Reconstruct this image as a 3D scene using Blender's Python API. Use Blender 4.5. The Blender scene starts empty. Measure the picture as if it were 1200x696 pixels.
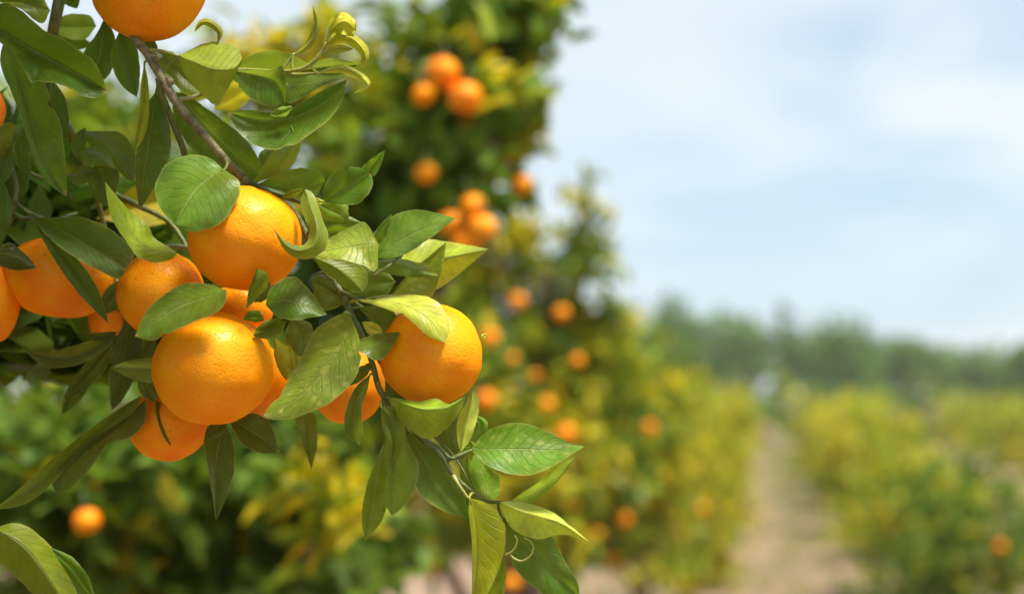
import bpy, math, random
import numpy as np
from mathutils import Vector, noise
random.seed(7); rng = np.random.default_rng(11)
S = bpy.context.scene
COL = S.collection
# ------------------------------------------------------------------ camera
CAMZ = 1.3
K = 36.0/50.0/1200.0           # metres per photo pixel at one metre
PITCH = math.atan((455-348)*K)
cam = bpy.data.objects.new('camera', bpy.data.cameras.new('camera')); COL.objects.link(cam)
cam.location = (0, 0, CAMZ); cam.rotation_euler = (math.pi/2+PITCH, 0, 0)
cam.data.lens = 50; cam.data.sensor_width = 36; cam.data.clip_start = .02; cam.data.clip_end = 2000
cam.data.dof.use_dof = True; cam.data.dof.focus_distance = .745; cam.data.dof.aperture_fstop = 3.9
cam.data.dof.aperture_blades = 0
S.camera = cam
FW = np.array([0, math.cos(PITCH), math.sin(PITCH)]); UP = np.array([0, -math.sin(PITCH), math.cos(PITCH)]); RT = np.array([1., 0, 0])
C0 = np.array([0, 0, CAMZ])
def P(px, py, d):
    return C0 + FW*d + RT*((px-600)*K*d) + UP*((348-py)*K*d)
def PZ(px, py, zcm): return P(px, py, .75+zcm/100)
def proj(pts):
    r = pts-C0; d = r@FW
    return 600+(r@RT)/d/K, 348-(r@UP)/d/K, d
GA = math.radians(10.5)
def row_xy(lat, along):       # orchard row coordinates -> world x, y
    return lat*math.cos(GA)+along*math.sin(GA), along*math.cos(GA)-lat*math.sin(GA)

# ------------------------------------------------------------------ materials
def newmat(name):
    m = bpy.data.materials.new(name); m.use_nodes = True; nt = m.node_tree; nt.nodes.clear()
    out = nt.nodes.new('ShaderNodeOutputMaterial')
    return m, nt, out
def N(nt, t, **kw):
    n = nt.nodes.new(t)
    for k, v in kw.items():
        if k[0] == '_': setattr(n, k[1:], v)
        else:
            n.inputs[k.replace('__', ' ')].default_value = v
    return n
def L(nt, a, b): nt.links.new(a, b)
def math_(nt, op, a, b=None, c=None, clamp=False):
    n = nt.nodes.new('ShaderNodeMath'); n.operation = op; n.use_clamp = clamp
    for i, v in enumerate((a, b, c)):
        if v is None: continue
        if isinstance(v, (int, float)): n.inputs[i].default_value = v
        else: L(nt, v, n.inputs[i])
    return n.outputs[0]
def mixc(nt, f, a, b, mode='MIX'):
    n = nt.nodes.new('ShaderNodeMix'); n.data_type = 'RGBA'; n.blend_type = mode; n.clamp_factor = True
    for s, v in ((n.inputs[0], f), (n.inputs[6], a), (n.inputs[7], b)):
        if isinstance(v, (int, float)): s.default_value = v
        elif isinstance(v, (tuple, list)): s.default_value = (*v[:3], 1)
        else: L(nt, v, s)
    return n.outputs[2]
def maprange(nt, v, a, b, c=0., d=1., smooth=True):
    n = nt.nodes.new('ShaderNodeMapRange'); n.interpolation_type = 'SMOOTHSTEP' if smooth else 'LINEAR'
    L(nt, v, n.inputs[0])
    for i, x in enumerate((a, b, c, d)): n.inputs[i+1].default_value = x
    return n.outputs[0]

def leaf_material():
    m, nt, out = newmat('citrus_leaf')
    oi = N(nt, 'ShaderNodeObjectInfo'); uv = N(nt, 'ShaderNodeUVMap'); sep = N(nt, 'ShaderNodeSeparateXYZ'); L(nt, uv.outputs[0], sep.inputs[0])
    u, v = sep.outputs[0], sep.outputs[1]
    av = math_(nt, 'ABSOLUTE', math_(nt, 'MULTIPLY', math_(nt, 'SUBTRACT', v, .5), 2.))
    geo = N(nt, 'ShaderNodeNewGeometry'); tc = N(nt, 'ShaderNodeTexCoord')
    off = nt.nodes.new('ShaderNodeVectorMath'); off.operation = 'ADD'; cmb = nt.nodes.new('ShaderNodeCombineXYZ'); L(nt, math_(nt, 'MULTIPLY', oi.outputs['Random'], 7.3), cmb.inputs[0]); L(nt, math_(nt, 'MULTIPLY', oi.outputs['Random'], 3.1), cmb.inputs[1]); L(nt, tc.outputs['Object'], off.inputs[0]); L(nt, cmb.outputs[0], off.inputs[1])
    n1 = N(nt, 'ShaderNodeTexNoise', Scale=55., Detail=5., Roughness=.6); L(nt, off.outputs[0], n1.inputs['Vector'])
    n2 = N(nt, 'ShaderNodeTexNoise', Scale=170., Detail=4., Roughness=.6); L(nt, off.outputs[0], n2.inputs['Vector'])
    n3 = N(nt, 'ShaderNodeTexNoise', Scale=900., Detail=2.); L(nt, off.outputs[0], n3.inputs['Vector'])
    # side veins: slanted stripes, slightly irregular
    ph = math_(nt, 'ADD', math_(nt, 'SUBTRACT', math_(nt, 'MULTIPLY', u, 11.), math_(nt, 'MULTIPLY', av, 2.6)), math_(nt, 'MULTIPLY', n1.outputs[0], 1.7))
    st = math_(nt, 'SINE', math_(nt, 'MULTIPLY', ph, 6.2832))
    vein = maprange(nt, st, .86, 1.)
    vein = math_(nt, 'MULTIPLY', vein, maprange(nt, av, 1., .75))
    mid = maprange(nt, av, .05, .015)
    rim = maprange(nt, av, .955, .99)
    base = oi.outputs['Color']
    hsv = N(nt, 'ShaderNodeHueSaturation', Saturation=1., Fac=1.); L(nt, base, hsv.inputs['Color'])
    L(nt, maprange(nt, n1.outputs[0], .3, .7, .72, 1.28), hsv.inputs['Value'])
    hh = math_(nt, 'ADD', math_(nt, 'MULTIPLY', math_(nt, 'SUBTRACT', n2.outputs[0], .5), .05), .5); L(nt, hh, hsv.inputs['Hue'])
    # chlorosis blotches between the veins, amount in the object's alpha
    bl = maprange(nt, n2.outputs[0], .5, .68)
    bl2 = maprange(nt, st, .6, -.6)
    amt = math_(nt, 'MULTIPLY', math_(nt, 'MULTIPLY', bl, math_(nt, 'ADD', .45, math_(nt, 'MULTIPLY', bl2, .5))), oi.outputs['Alpha'])
    c = mixc(nt, amt, hsv.outputs[0], (.50, .47, .10))
    # pale midrib, veins and margin
    c = mixc(nt, math_(nt, 'MULTIPLY', vein, .07), c, (.30, .38, .10))
    c = mixc(nt, math_(nt, 'MULTIPLY', mid, .36), c, (.36, .42, .16))
    c = mixc(nt, math_(nt, 'MULTIPLY', rim, .65), c, (.38, .36, .11))
    # specks
    sp = maprange(nt, n3.outputs[0], .66, .72)
    c = mixc(nt, math_(nt, 'MULTIPLY', sp, .5), c, (.10, .07, .02))
    tipd = maprange(nt, math_(nt, 'ADD', u, math_(nt, 'MULTIPLY', n2.outputs[0], .06)), .975, 1.015)
    c = mixc(nt, math_(nt, 'MULTIPLY', tipd, maprange(nt, oi.outputs['Random'], .35, .5)), c, (.30, .21, .09))
    sc = N(nt, 'ShaderNodeTexNoise', Scale=130., Detail=6., Roughness=.8, Distortion=1.2); L(nt, off.outputs[0], sc.inputs['Vector'])
    c = mixc(nt, math_(nt, 'MULTIPLY', maprange(nt, sc.outputs[0], .66, .72), .55), c, (.27, .25, .13))
    ed = math_(nt, 'MULTIPLY', maprange(nt, av, .78, 1.), maprange(nt, n1.outputs[0], .50, .62))
    c = mixc(nt, math_(nt, 'MULTIPLY', ed, .5), c, (.33, .36, .05))
    du = N(nt, 'ShaderNodeTexNoise', Scale=24., Detail=8., Roughness=.75); L(nt, off.outputs[0], du.inputs['Vector'])
    c = mixc(nt, maprange(nt, du.outputs[0], .46, .74, 0., .30), c, (.24, .27, .13))
    under = mixc(nt, .34, c, (.28, .36, .07))
    col = mixc(nt, geo.outputs['Backfacing'], c, under)
    b = N(nt, 'ShaderNodeBsdfPrincipled'); L(nt, col, b.inputs['Base Color'])
    L(nt, math_(nt, 'ADD', math_(nt, 'MULTIPLY', geo.outputs['Backfacing'], .22), maprange(nt, n1.outputs[0], .3, .7, .30, .46)), b.inputs['Roughness'])
    b.inputs['Specular IOR Level'].default_value = .24
    h = math_(nt, 'ADD', math_(nt, 'MULTIPLY', vein, -.6), math_(nt, 'MULTIPLY', n1.outputs[0], 1.4))
    h = math_(nt, 'ADD', h, math_(nt, 'MULTIPLY', mid, -.9))
    h = math_(nt, 'ADD', h, math_(nt, 'MULTIPLY', n3.outputs[0], .12))
    h = math_(nt, 'ADD', h, math_(nt, 'MULTIPLY', n2.outputs[0], .35))
    bp = N(nt, 'ShaderNodeBump', Strength=.7, Distance=.0009); L(nt, h, bp.inputs['Height']); L(nt, bp.outputs[0], b.inputs['Normal'])
    tr = N(nt, 'ShaderNodeBsdfTranslucent'); tcol = mixc(nt, .5, col, (.42, .52, .015)); L(nt, tcol, tr.inputs['Color'])
    mx = N(nt, 'ShaderNodeMixShader'); mx.inputs[0].default_value = .40
    L(nt, b.outputs[0], mx.inputs[1]); L(nt, tr.outputs[0], mx.inputs[2]); L(nt, mx.outputs[0], out.inputs[0])
    return m
def foliage_material(name='tree_foliage', tr_amt=.40, rough=.45):
    m, nt, out = newmat(name)
    at = N(nt, 'ShaderNodeAttribute', _attribute_name='tint')
    tc = N(nt, 'ShaderNodeTexCoord'); n1 = N(nt, 'ShaderNodeTexNoise', Scale=60., Detail=3.); L(nt, tc.outputs['Object'], n1.inputs['Vector'])
    hsv = N(nt, 'ShaderNodeHueSaturation'); L(nt, at.outputs['Color'], hsv.inputs['Color']); L(nt, maprange(nt, n1.outputs[0], .3, .7, .8, 1.2), hsv.inputs['Value'])
    geo = N(nt, 'ShaderNodeNewGeometry')
    col = mixc(nt, math_(nt, 'MULTIPLY', geo.outputs['Backfacing'], .22), hsv.outputs[0], (.28, .36, .07))
    b = N(nt, 'ShaderNodeBsdfPrincipled', Roughness=rough); b.inputs['Specular IOR Level'].default_value = .2; L(nt, col, b.inputs['Base Color'])
    tr = N(nt, 'ShaderNodeBsdfTranslucent'); L(nt, mixc(nt, .3, col, (.34, .40, .02)), tr.inputs['Color'])
    mx = N(nt, 'ShaderNodeMixShader'); mx.inputs[0].default_value = tr_amt
    L(nt, b.outputs[0], mx.inputs[1]); L(nt, tr.outputs[0], mx.inputs[2]); L(nt, mx.outputs[0], out.inputs[0])
    return m
def rind_material():
    m, nt, out = newmat('tangerine_rind')
    tc = N(nt, 'ShaderNodeTexCoord'); oi = N(nt, 'ShaderNodeObjectInfo')
    n1 = N(nt, 'ShaderNodeTexNoise', Scale=38., Detail=4.); L(nt, tc.outputs['Object'], n1.inputs['Vector'])
    n2 = N(nt, 'ShaderNodeTexNoise', Scale=260., Detail=3.); L(nt, tc.outputs['Object'], n2.inputs['Vector'])
    vo = N(nt, 'ShaderNodeTexVoronoi', Scale=620.); L(nt, tc.outputs['Object'], vo.inputs['Vector'])
    c = mixc(nt, maprange(nt, n1.outputs[0], .35, .68), oi.outputs['Color'], (.95, .34, .001))
    pore = maprange(nt, vo.outputs['Distance'], .38, .05)
    c = mixc(nt, math_(nt, 'MULTIPLY', pore, .14), c, (.62, .13, .004))
    scar = N(nt, 'ShaderNodeTexNoise', Scale=75., Detail=6., Roughness=.75); L(nt, tc.outputs['Object'], scar.inputs['Vector'])
    spk = N(nt, 'ShaderNodeTexNoise', Scale=420., Detail=2.); L(nt, tc.outputs['Object'], spk.inputs['Vector'])
    c = mixc(nt, math_(nt, 'MULTIPLY', maprange(nt, spk.outputs[0], .70, .75), .6), c, (.25, .10, .015))
    big = N(nt, 'ShaderNodeTexNoise', Scale=14., Detail=2.); L(nt, tc.outputs['Object'], big.inputs['Vector'])
    c = mixc(nt, maprange(nt, big.outputs[0], .45, .75, 0., .45), c, (.88, .42, .01))
    c = mixc(nt, maprange(nt, big.outputs[0], .48, .25, 0., .5), c, (.84, .17, .001))
    sc = maprange(nt, scar.outputs[0], .66, .73)
    c = mixc(nt, math_(nt, 'MULTIPLY', sc, .4), c, (.30, .12, .015))
    b = N(nt, 'ShaderNodeBsdfPrincipled', Roughness=.42); L(nt, c, b.inputs['Base Color'])
    b.inputs['Specular IOR Level'].default_value = 0.
    b.inputs['Subsurface Weight'].default_value = .18; b.inputs['Subsurface Radius'].default_value = (1., .35, .05); b.inputs['Subsurface Scale'].default_value = .004
    h = math_(nt, 'ADD', math_(nt, 'MULTIPLY', pore, -1.), math_(nt, 'MULTIPLY', n2.outputs[0], .7))
    h = math_(nt, 'ADD', h, math_(nt, 'MULTIPLY', n1.outputs[0], 2.2))
    bp = N(nt, 'ShaderNodeBump', Strength=.42, Distance=.001); L(nt, h, bp.inputs['Height']); L(nt, bp.outputs[0], b.inputs['Normal'])
    gl = N(nt, 'ShaderNodeBsdfGlossy', Roughness=.38); L(nt, bp.outputs[0], gl.inputs['Normal'])
    mx = N(nt, 'ShaderNodeMixShader'); mx.inputs[0].default_value = .022; L(nt, b.outputs[0], mx.inputs[1]); L(nt, gl.outputs[0], mx.inputs[2])
    L(nt, mx.outputs[0], out.inputs[0])
    return m
def bark_material(name, c1, c2, rough=.7, scale=120., bump=.5):
    m, nt, out = newmat(name)
    tc = N(nt, 'ShaderNodeTexCoord'); n1 = N(nt, 'ShaderNodeTexNoise', Scale=scale, Detail=5.); L(nt, tc.outputs['Object'], n1.inputs['Vector'])
    n2 = N(nt, 'ShaderNodeTexNoise', Scale=scale*4, Detail=3.); L(nt, tc.outputs['Object'], n2.inputs['Vector'])
    b = N(nt, 'ShaderNodeBsdfPrincipled', Roughness=rough); L(nt, mixc(nt, maprange(nt, n1.outputs[0], .35, .65), c1, c2), b.inputs['Base Color'])
    bp = N(nt, 'ShaderNodeBump', Strength=bump, Distance=.001); L(nt, math_(nt, 'ADD', n1.outputs[0], n2.outputs[0]), bp.inputs['Height']); L(nt, bp.outputs[0], b.inputs['Normal'])
    L(nt, b.outputs[0], out.inputs[0]); return m
def soil_material():
    m, nt, out = newmat('orchard_soil')
    tc = N(nt, 'ShaderNodeTexCoord')
    n1 = N(nt, 'ShaderNodeTexNoise', Scale=.9, Detail=6.); L(nt, tc.outputs['Object'], n1.inputs['Vector'])
    n2 = N(nt, 'ShaderNodeTexNoise', Scale=14., Detail=6.); L(nt, tc.outputs['Object'], n2.inputs['Vector'])
    c = mixc(nt, maprange(nt, n1.outputs[0], .35, .65), (.26, .165, .11), (.20, .135, .09))
    c = mixc(nt, maprange(nt, n2.outputs[0], .5, .7), c, (.32, .22, .15))
    b = N(nt, 'ShaderNodeBsdfPrincipled', Roughness=.95); L(nt, c, b.inputs['Base Color'])
    bp = N(nt, 'ShaderNodeBump', Strength=.8, Distance=.03); L(nt, n2.outputs[0], bp.inputs['Height']); L(nt, bp.outputs[0], b.inputs['Normal'])
    L(nt, b.outputs[0], out.inputs[0]); return m
M_LEAF = leaf_material(); M_FOL = foliage_material(); M_RIND = rind_material()
M_TWIG = bark_material('green_twig', (.075, .105, .018), (.15, .16, .035), .5, 150.)
M_SHOOT = bark_material('young_shoot', (.20, .24, .045), (.34, .33, .08), .45, 150., .2)
M_BRANCH = bark_material('grey_brown_bark', (.13, .105, .045), (.27, .24, .12), .7, 220.)
M_BARK = bark_material('trunk_bark', (.12, .09, .06), (.22, .18, .13), .85, 25.)
M_CALYX = bark_material('calyx_green', (.12, .15, .04), (.22, .20, .07), .6, 300.)
M_SOIL = soil_material()
M_GRASS = foliage_material('grass_blades', .25, .55)
M_FAR = foliage_material('wood_foliage', .2, .6)

# ------------------------------------------------------------------ object helpers
WL = {}
def place(o, loc, parent=None):
    WL[o.name] = np.array(loc, float)
    if parent is not None:
        o.parent = parent; o.location = Vector(WL[o.name]-WL[parent.name])
    else: o.location = Vector(loc)
def tag(o, label=None, cat=None, group=None, kind=None):
    for k, v in (('label', label), ('category', cat), ('group', group), ('kind', kind)):
        if v: o[k] = v
def empty(name, loc):
    o = bpy.data.objects.new(name, None); COL.objects.link(o); o.empty_display_size = .05; place(o, loc); return o
def mesh_obj(name, verts, faces, mat, parent=None, loc=(0, 0, 0), smooth=True, uvs=None, tint=None):
    """verts in world coordinates; loc is the origin"""
    me = bpy.data.meshes.new(name)
    v = np.asarray(verts, float)-np.asarray(loc, float)
    if isinstance(faces, np.ndarray):
        n, k = faces.shape
        me.vertices.add(len(v)); me.vertices.foreach_set('co', v.ravel())
        me.loops.add(n*k); me.loops.foreach_set('vertex_index', faces.ravel().astype(np.int32))
        me.polygons.add(n); me.polygons.foreach_set('loop_start', np.arange(0, n*k, k, dtype=np.int32))
        me.update(calc_edges=True)
    else:
        me.from_pydata([tuple(x) for x in v], [], [tuple(int(i) for i in f) for f in faces]); me.update()
    me.materials.append(mat)
    if smooth: me.polygons.foreach_set('use_smooth', np.ones(len(me.polygons), dtype=bool))
    if uvs is not None:
        ul = me.uv_layers.new(name='UVMap'); li = np.empty(len(me.loops), dtype=np.int32); me.loops.foreach_get('vertex_index', li)
        ul.data.foreach_set('uv', np.asarray(uvs, float)[li].ravel())
    if tint is not None:
        a = me.color_attributes.new('tint', 'FLOAT_COLOR', 'POINT'); a.data.foreach_set('color', np.asarray(tint, np.float32).ravel())
    o = bpy.data.objects.new(name, me); COL.objects.link(o); place(o, loc, parent)
    return o
def crom(pts, n):
    """Catmull-Rom through pts, n samples evenly by length"""
    p = np.asarray(pts, float)
    if len(p) == 2: return p[0]+(p[1]-p[0])*np.linspace(0, 1, n)[:, None]
    q = np.vstack([2*p[0]-p[1], p, 2*p[-1]-p[-2]]); out = []
    for i in range(len(p)-1):
        a, b, c, d = q[i:i+4]; t = np.linspace(0, 1, 12, endpoint=False)[:, None]
        out.append(.5*((2*b)+(c-a)*t+(2*a-5*b+4*c-d)*t**2+(-a+3*b-3*c+d)*t**3))
    out = np.vstack(out+[p[-1:]])
    s = np.r_[0, np.cumsum(np.linalg.norm(np.diff(out[:, :2] if out.shape[1] < 4 else out, axis=0), axis=1))]
    t = np.linspace(0, s[-1], n)
    return np.stack([np.interp(t, s, out[:, k]) for k in range(out.shape[1])], 1)
class MB:
    def __init__(s): s.v = []; s.f = []; s.n = 0
    def add(s, v, f):
        s.v.append(np.asarray(v, float)); s.f += [tuple(i+s.n for i in q) for q in f]; s.n += len(v)
    def tube(s, pts, rad, nseg=None, sides=10, cap=True):
        pts = np.asarray(pts, float); nseg = nseg or max(6, 5*len(pts))
        r = np.interp(np.linspace(0, 1, nseg), np.linspace(0, 1, len(rad)), rad) if np.ndim(rad) else np.full(nseg, rad)
        c = crom(pts, nseg); t = np.gradient(c, axis=0); t /= np.linalg.norm(t, axis=1)[:, None]+1e-12
        ref = np.array([.31, .17, .93]); vs = []
        a = np.cross(t[0], ref); a /= np.linalg.norm(a)
        for i in range(nseg):
            a = a-t[i]*(a@t[i]); a /= np.linalg.norm(a); b = np.cross(t[i], a)
            for k in range(sides):
                w = 2*math.pi*k/sides; vs.append(c[i]+r[i]*(a*math.cos(w)+b*math.sin(w)))
        f = [(i*sides+k, i*sides+(k+1) % sides, (i+1)*sides+(k+1) % sides, (i+1)*sides+k) for i in range(nseg-1) for k in range(sides)]
        if cap: f += [tuple(range(sides-1, -1, -1)), tuple((nseg-1)*sides+k for k in range(sides))]
        s.add(vs, f)
    def ball(s, c, r, n=8):
        vs, f = [], []
        for i in range(n+1):
            th = math.pi*i/n
            for k in range(n*2): ph = math.pi*k/n; vs.append(np.array(c)+r*np.array([math.sin(th)*math.cos(ph), math.sin(th)*math.sin(ph), math.cos(th)]))
        m = 2*n
        f = [(i*m+k, (i+1)*m+k, (i+1)*m+(k+1) % m, i*m+(k+1) % m) for i in range(n) for k in range(m)]
        s.add(vs, f)
    def build(s, name, mat, parent=None, loc=(0, 0, 0)):
        return mesh_obj(name, np.vstack(s.v), s.f, mat, parent, loc)

# ------------------------------------------------------------------ the near tree
NT = np.array([-.92, .86, 0.])
near = empty('tangerine_tree', NT)
tag(near, 'nearest tangerine tree, its sharp leafy fruiting branch reaching in from the upper left', 'tree')
def Z(pts): return np.array([PZ(*p) for p in pts])
px = .00045
tw = MB()    # trunk with its limbs, outside the frame on the left
limb = [NT, NT+[.02, 0, .35], NT+[.05, .01, .7], NT+[.16, 0, 1.1], NT+[.34, -.02, 1.42]]
tw.tube(limb, [.045, .04, .034, .026, .016], 30)
tw.tube([NT+[.04, .0, .62], NT+[-.12, .05, 1.], NT+[-.22, .1, 1.5]], [.025, .018, .01], 20)
tw.tube([NT+[.05, .0, .7], NT+[.1, .2, 1.05], NT+[.2, .35, 1.4]], [.022, .016, .008], 20)
tw.tube([NT+[.07, .0, .78], NT+[.2, .02, .95], PZ(-120, 330, 7)], [.018, .012, .008], 20)
near_trunk = tw.build('trunk', M_BARK, near, NT)
b1 = MB()
main = np.vstack([[NT+[.34, -.02, 1.42]], [PZ(60, -120, 3)], [PZ(125, -30, 2)], Z([(158, 45, 1), (178, 70, .6), (205, 118, .2), (245, 165, .2), (268, 192, .4), (290, 214, .8)])])
b1.tube(main, [.009, .006, .0048, .0042, .0041, .0031, .0028, .0025, .0022], 60)
for x, y, z, r in ((186, 67, .1, .0021), (184, 70, .3, .0017), (200, 96, .2, .0022), (197, 93, .3, .0019), (288, 212, .5, .0022), (240, 158, .35, .0024)): b1.ball(PZ(x, y, z), r, 6)
branch = b1.build('branch', M_BRANCH, near, main[0])
b2 = MB()
b2.tube(Z([(187, 92, .5), (190, 112, .8), (201, 140, 1.2), (213, 170, 1.6), (219, 190, 2.2)]), [.0024, .0019, .0017, .0018, .0014], 24)
stem = Z([(290, 214, .8), (318, 228, 1.6), (345, 250, 2.2), (372, 300, 1.6), (398, 340, .8), (412, 370, .4), (425, 395, .2), (437, 428, -.2), (443, 452, -.4), (452, 467, -.3), (472, 488, -.2), (496, 514, -.2), (518, 535, -.2), (532, 557, -.2), (552, 575, -.2), (571, 587, -.2), (588, 588, -.3)])
b2.tube(stem, [.0022, .002, .0018, .0018, .0019, .0019, .0018, .0016, .0015, .0016, .0018, .0019, .0016, .0013, .0011, .001, .0009], 90)
b2.tube(Z([(505, 508, 1.), (530, 532, .8), (547, 560, .6), (553, 580, .3)]), [.0006, .0006, .0005], 16)
b2.tube(Z([(496, 512, 0), (517, 527, 0), (528, 537, -.3), (540, 533, -.2), (553, 527, 0)]), [.0008, .0009, .0011, .001, .0006], 20)
b2.tube(Z([(316, 226, 1.6), (335, 232, 1.), (355, 238, .6), (372, 236, .3)]), [.0012, .0011, .001, .001], 16)
b2.tube(Z([(437, 324, -1.), (455, 312, -1.), (468, 301, -.6)]), [.0008, .0008, .0006], 12)
b2.tube(Z([(412, 352, .5), (432, 366, .8), (452, 382, 1.), (466, 402, 1.2)]), [.001, .001, .0009, .0008], 16)
b2.tube(Z([(400, 342, .6), (424, 352, 0), (440, 349, -.5)]), [.0012, .001, .0007], 16)
b2.tube(Z([(440, 430, 0), (420, 436, .4), (398, 452, .8)]), [.0012, .001, .0008], 16)
b2.ball(PZ(404, 352, .4), .0028, 6); b2.ball(PZ(451, 467, -.3), .0018, 6)
twig_stem = b2.build('twig', M_TWIG, near, stem[0])
b3 = MB()
shoot = Z([(283, 82, 1.2), (305, 83, .6), (325, 84.5, .2), (350, 82, -.2), (366, 74, -.3), (377, 61, -.3), (383, 50, -.4)])
b3.tube(shoot, [.0011, .0011, .001, .0010, .0010, .0012, .001], 36)
b3.tube(Z([(329, 84, .1), (337, 74, .1), (345, 63, .1)]), [.0006, .0006, .0008], 12)
b3.tube(Z([(335, 86, .1), (350, 87.5, .1), (375, 86, .0)]), [.0007, .0007, .0006], 12)
b3.tube(Z([(283, 82, 1.2), (262, 92, 1.6), (232, 112, 2.0), (205, 118, .4)]), [.0011, .0012, .0013, .0015], 16)
shoot_o = b3.build('shoot', M_SHOOT, near, shoot[0])
for pts, par in (([(176, 59, .5), (192, 61, .3), (210, 66.5, 0)], branch), ([(531, 557, -.6), (538, 569, -.9), (549, 584, -1)], twig_stem)):
    mb = MB(); mb.tube(Z(pts), [.0012, .001, .0007], 14, 8); mb.build('petiole', M_SHOOT, par, PZ(*pts[0]))
for pts in ([(592, 650, -.6), (601, 645, -.7), (606, 634, -.7), (603, 627, -.7)], [(597, 648, -.6), (602, 654, -.7), (612, 657, -.7), (622, 650, -.7), (625, 641, -.7), (621, 634, -.7), (614, 630, -.7)]):
    mb = MB(); mb.tube(Z(pts), [.0007, .0006, .0005, .0004], 30, 8); mb.build('tendril', M_SHOOT, near, PZ(*pts[0]))
b4 = MB()
left = np.vstack([[PZ(-120, 330, 7)], Z([(-40, 290, 6), (5, 268, 5.4), (14, 250, 5), (20, 225, 5), (12, 190, 5.5), (8, 160, 6)])])
b4.tube(left, [.006, .004, .0026, .0024, .002, .0016, .0012], 40)
b4.tube(Z([(14, 250, 5), (28, 256, 3.4), (40, 257, 2)]), [.0016, .0013, .001], 14)
b4.tube(Z([(15, 184, 5), (32, 200, 4.6), (48, 208, 4.6), (70, 210, 5), (84, 236, 6)]), [.001, .001, .0009, .0008], 24)
b4.tube(Z([(17, 235, 5), (26, 244, 4.5), (36, 250, 4), (60, 258, 6), (90, 250, 8)]), [.001, .001, .0009, .0008], 24)
b4.tube(Z([(60, 120, 5), (78, 146, 5), (92, 176, 6), (110, 215, 7), (160, 240, 6), (200, 262, 5), (225, 300, 4)]), [.0028, .0026, .0022, .002, .0016, .0014, .001], 40)
b4.tube(Z([(72, -12, 3), (66, 18, 3), (61, 46, 3.4), (58, 90, 4.5), (60, 120, 5)]), [.0034, .0032, .003, .0028, .0028], 30)
b4.tube(np.vstack([[PZ(60, -120, 3)], Z([(68, -60, 3), (72, -12, 3)])]), [.004, .0038, .0034], 12)
b4.tube(Z([(110, 215, 7), (130, 300, 8), (150, 380, 6), (168, 440, 3), (172, 466, 1.4)]), [.0016, .0015, .0014, .0012, .001], 30)
b4.tube(Z([(150, 380, 6), (200, 440, 6), (262, 482, 4), (268, 494, 2)]), [.0013, .0012, .001, .0008], 24)
lbranch = b4.build('branch', M_TWIG, near, left[0])
TWIGS = [crom(a, 80) for a in (main, stem, shoot, left)]
TW = np.vstack(TWIGS)

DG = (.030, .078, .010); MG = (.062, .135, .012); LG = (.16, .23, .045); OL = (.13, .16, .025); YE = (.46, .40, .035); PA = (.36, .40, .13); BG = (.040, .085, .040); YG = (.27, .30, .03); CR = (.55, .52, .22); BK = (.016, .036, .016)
NU, NV = 40, 6
def leaf(mid, A, B, z=0., zA=0., zB=0., col=MG, mot=.15, parent=None, bulge=.12, zt=None, rip=.10):
    mid = [tuple(p) for p in mid]; n = len(mid)
    zt = z if zt is None else zt
    m3 = [(p[0], p[1], p[2] if len(p) > 2 else z+(zt-z)*i/(n-1)) for i, p in enumerate(mid)]
    M = crom(m3, NU); EA = crom([m3[0][:2]]+list(A)+[m3[-1][:2]], NU); EB = crom([m3[0][:2]]+list(B)+[m3[-1][:2]], NU)
    u = np.linspace(0, 1, NU); prof = np.sin(np.pi*u)**.6
    ph = random.random()*6.28; fr = random.uniform(9, 15)
    edge = {}
    for sd_ in (0, 1):
        e = np.array([1+.05*noise.noise((a*9, ph*7, sd_*5.))+.035*noise.noise((a*26, ph*3, sd_*9.)) for a in u])
        if random.random() < .2: u0 = random.uniform(.2, .85); e -= random.uniform(.10, .28)*np.exp(-((u-u0)/random.uniform(.02, .045))**2)
        edge[sd_] = e
    cols = []; uv = []
    for j in range(-NV, NV+1):
        s = abs(j)/NV; E, ze = (EA, zA) if j < 0 else (EB, zB)
        xy = M[:, :2]+(E-M[:, :2])*(s*(1+(edge[0 if j < 0 else 1]-1)*s**2))[:, None]
        zz = M[:, 2]+ze*prof*s**1.15+(bulge*np.sin(np.pi*s)+rip*s**2*np.sin(u*fr+ph+(2.1 if j < 0 else 0)))*prof*(-1 if ze <= 0 else 1)
        zz = zz+.05*np.array([noise.noise((a*.03, b*.03, ph*3)) for a, b in xy])*(1+s)
        cols.append(np.stack([xy[:, 0], xy[:, 1], zz], 1)); uv.append(np.stack([u, np.full(NU, .5+.5*j/NV)], 1))
    G = np.stack(cols, 1); UVs = np.stack(uv, 1)           # NU x (2NV+1)
    d = .75+G[..., 2]/100
    W = C0+FW*d[..., None]+RT*((G[..., 0]-600)*K*d)[..., None]+UP*((348-G[..., 1])*K*d)[..., None]
    w = 2*NV+1; V = W.reshape(-1, 3); UVf = UVs.reshape(-1, 2)
    F = [(i*w+j, i*w+j+1, (i+1)*w+j+1, (i+1)*w+j) for i in range(NU-1) for j in range(w-1)]
    # short petiole toward the closest twig
    base = W[0, NV]; k = np.argmin(np.linalg.norm(TW-base, axis=1)); q = TW[k]; dist = np.linalg.norm(q-base)
    if .005 < dist < .018:
        mb = MB(); back = (W[0, NV]-W[2, NV]); back = back/np.linalg.norm(back)*min(.006, dist*.4)
        mb.tube([W[2, NV], base, (base+q)/2+back*.25, q], [.0005, .0007, .0008, .0008], 10, 7)
        pv = np.vstack(mb.v); F += [tuple(len(V)+i for i in f) for f in mb.f]; V = np.vstack([V, pv]); UVf = np.vstack([UVf, np.tile([.02, .5], (len(pv), 1))])
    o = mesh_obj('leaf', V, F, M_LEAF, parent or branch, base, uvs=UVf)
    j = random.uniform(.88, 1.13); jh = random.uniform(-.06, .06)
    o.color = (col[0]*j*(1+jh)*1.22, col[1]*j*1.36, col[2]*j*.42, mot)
    return o
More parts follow.
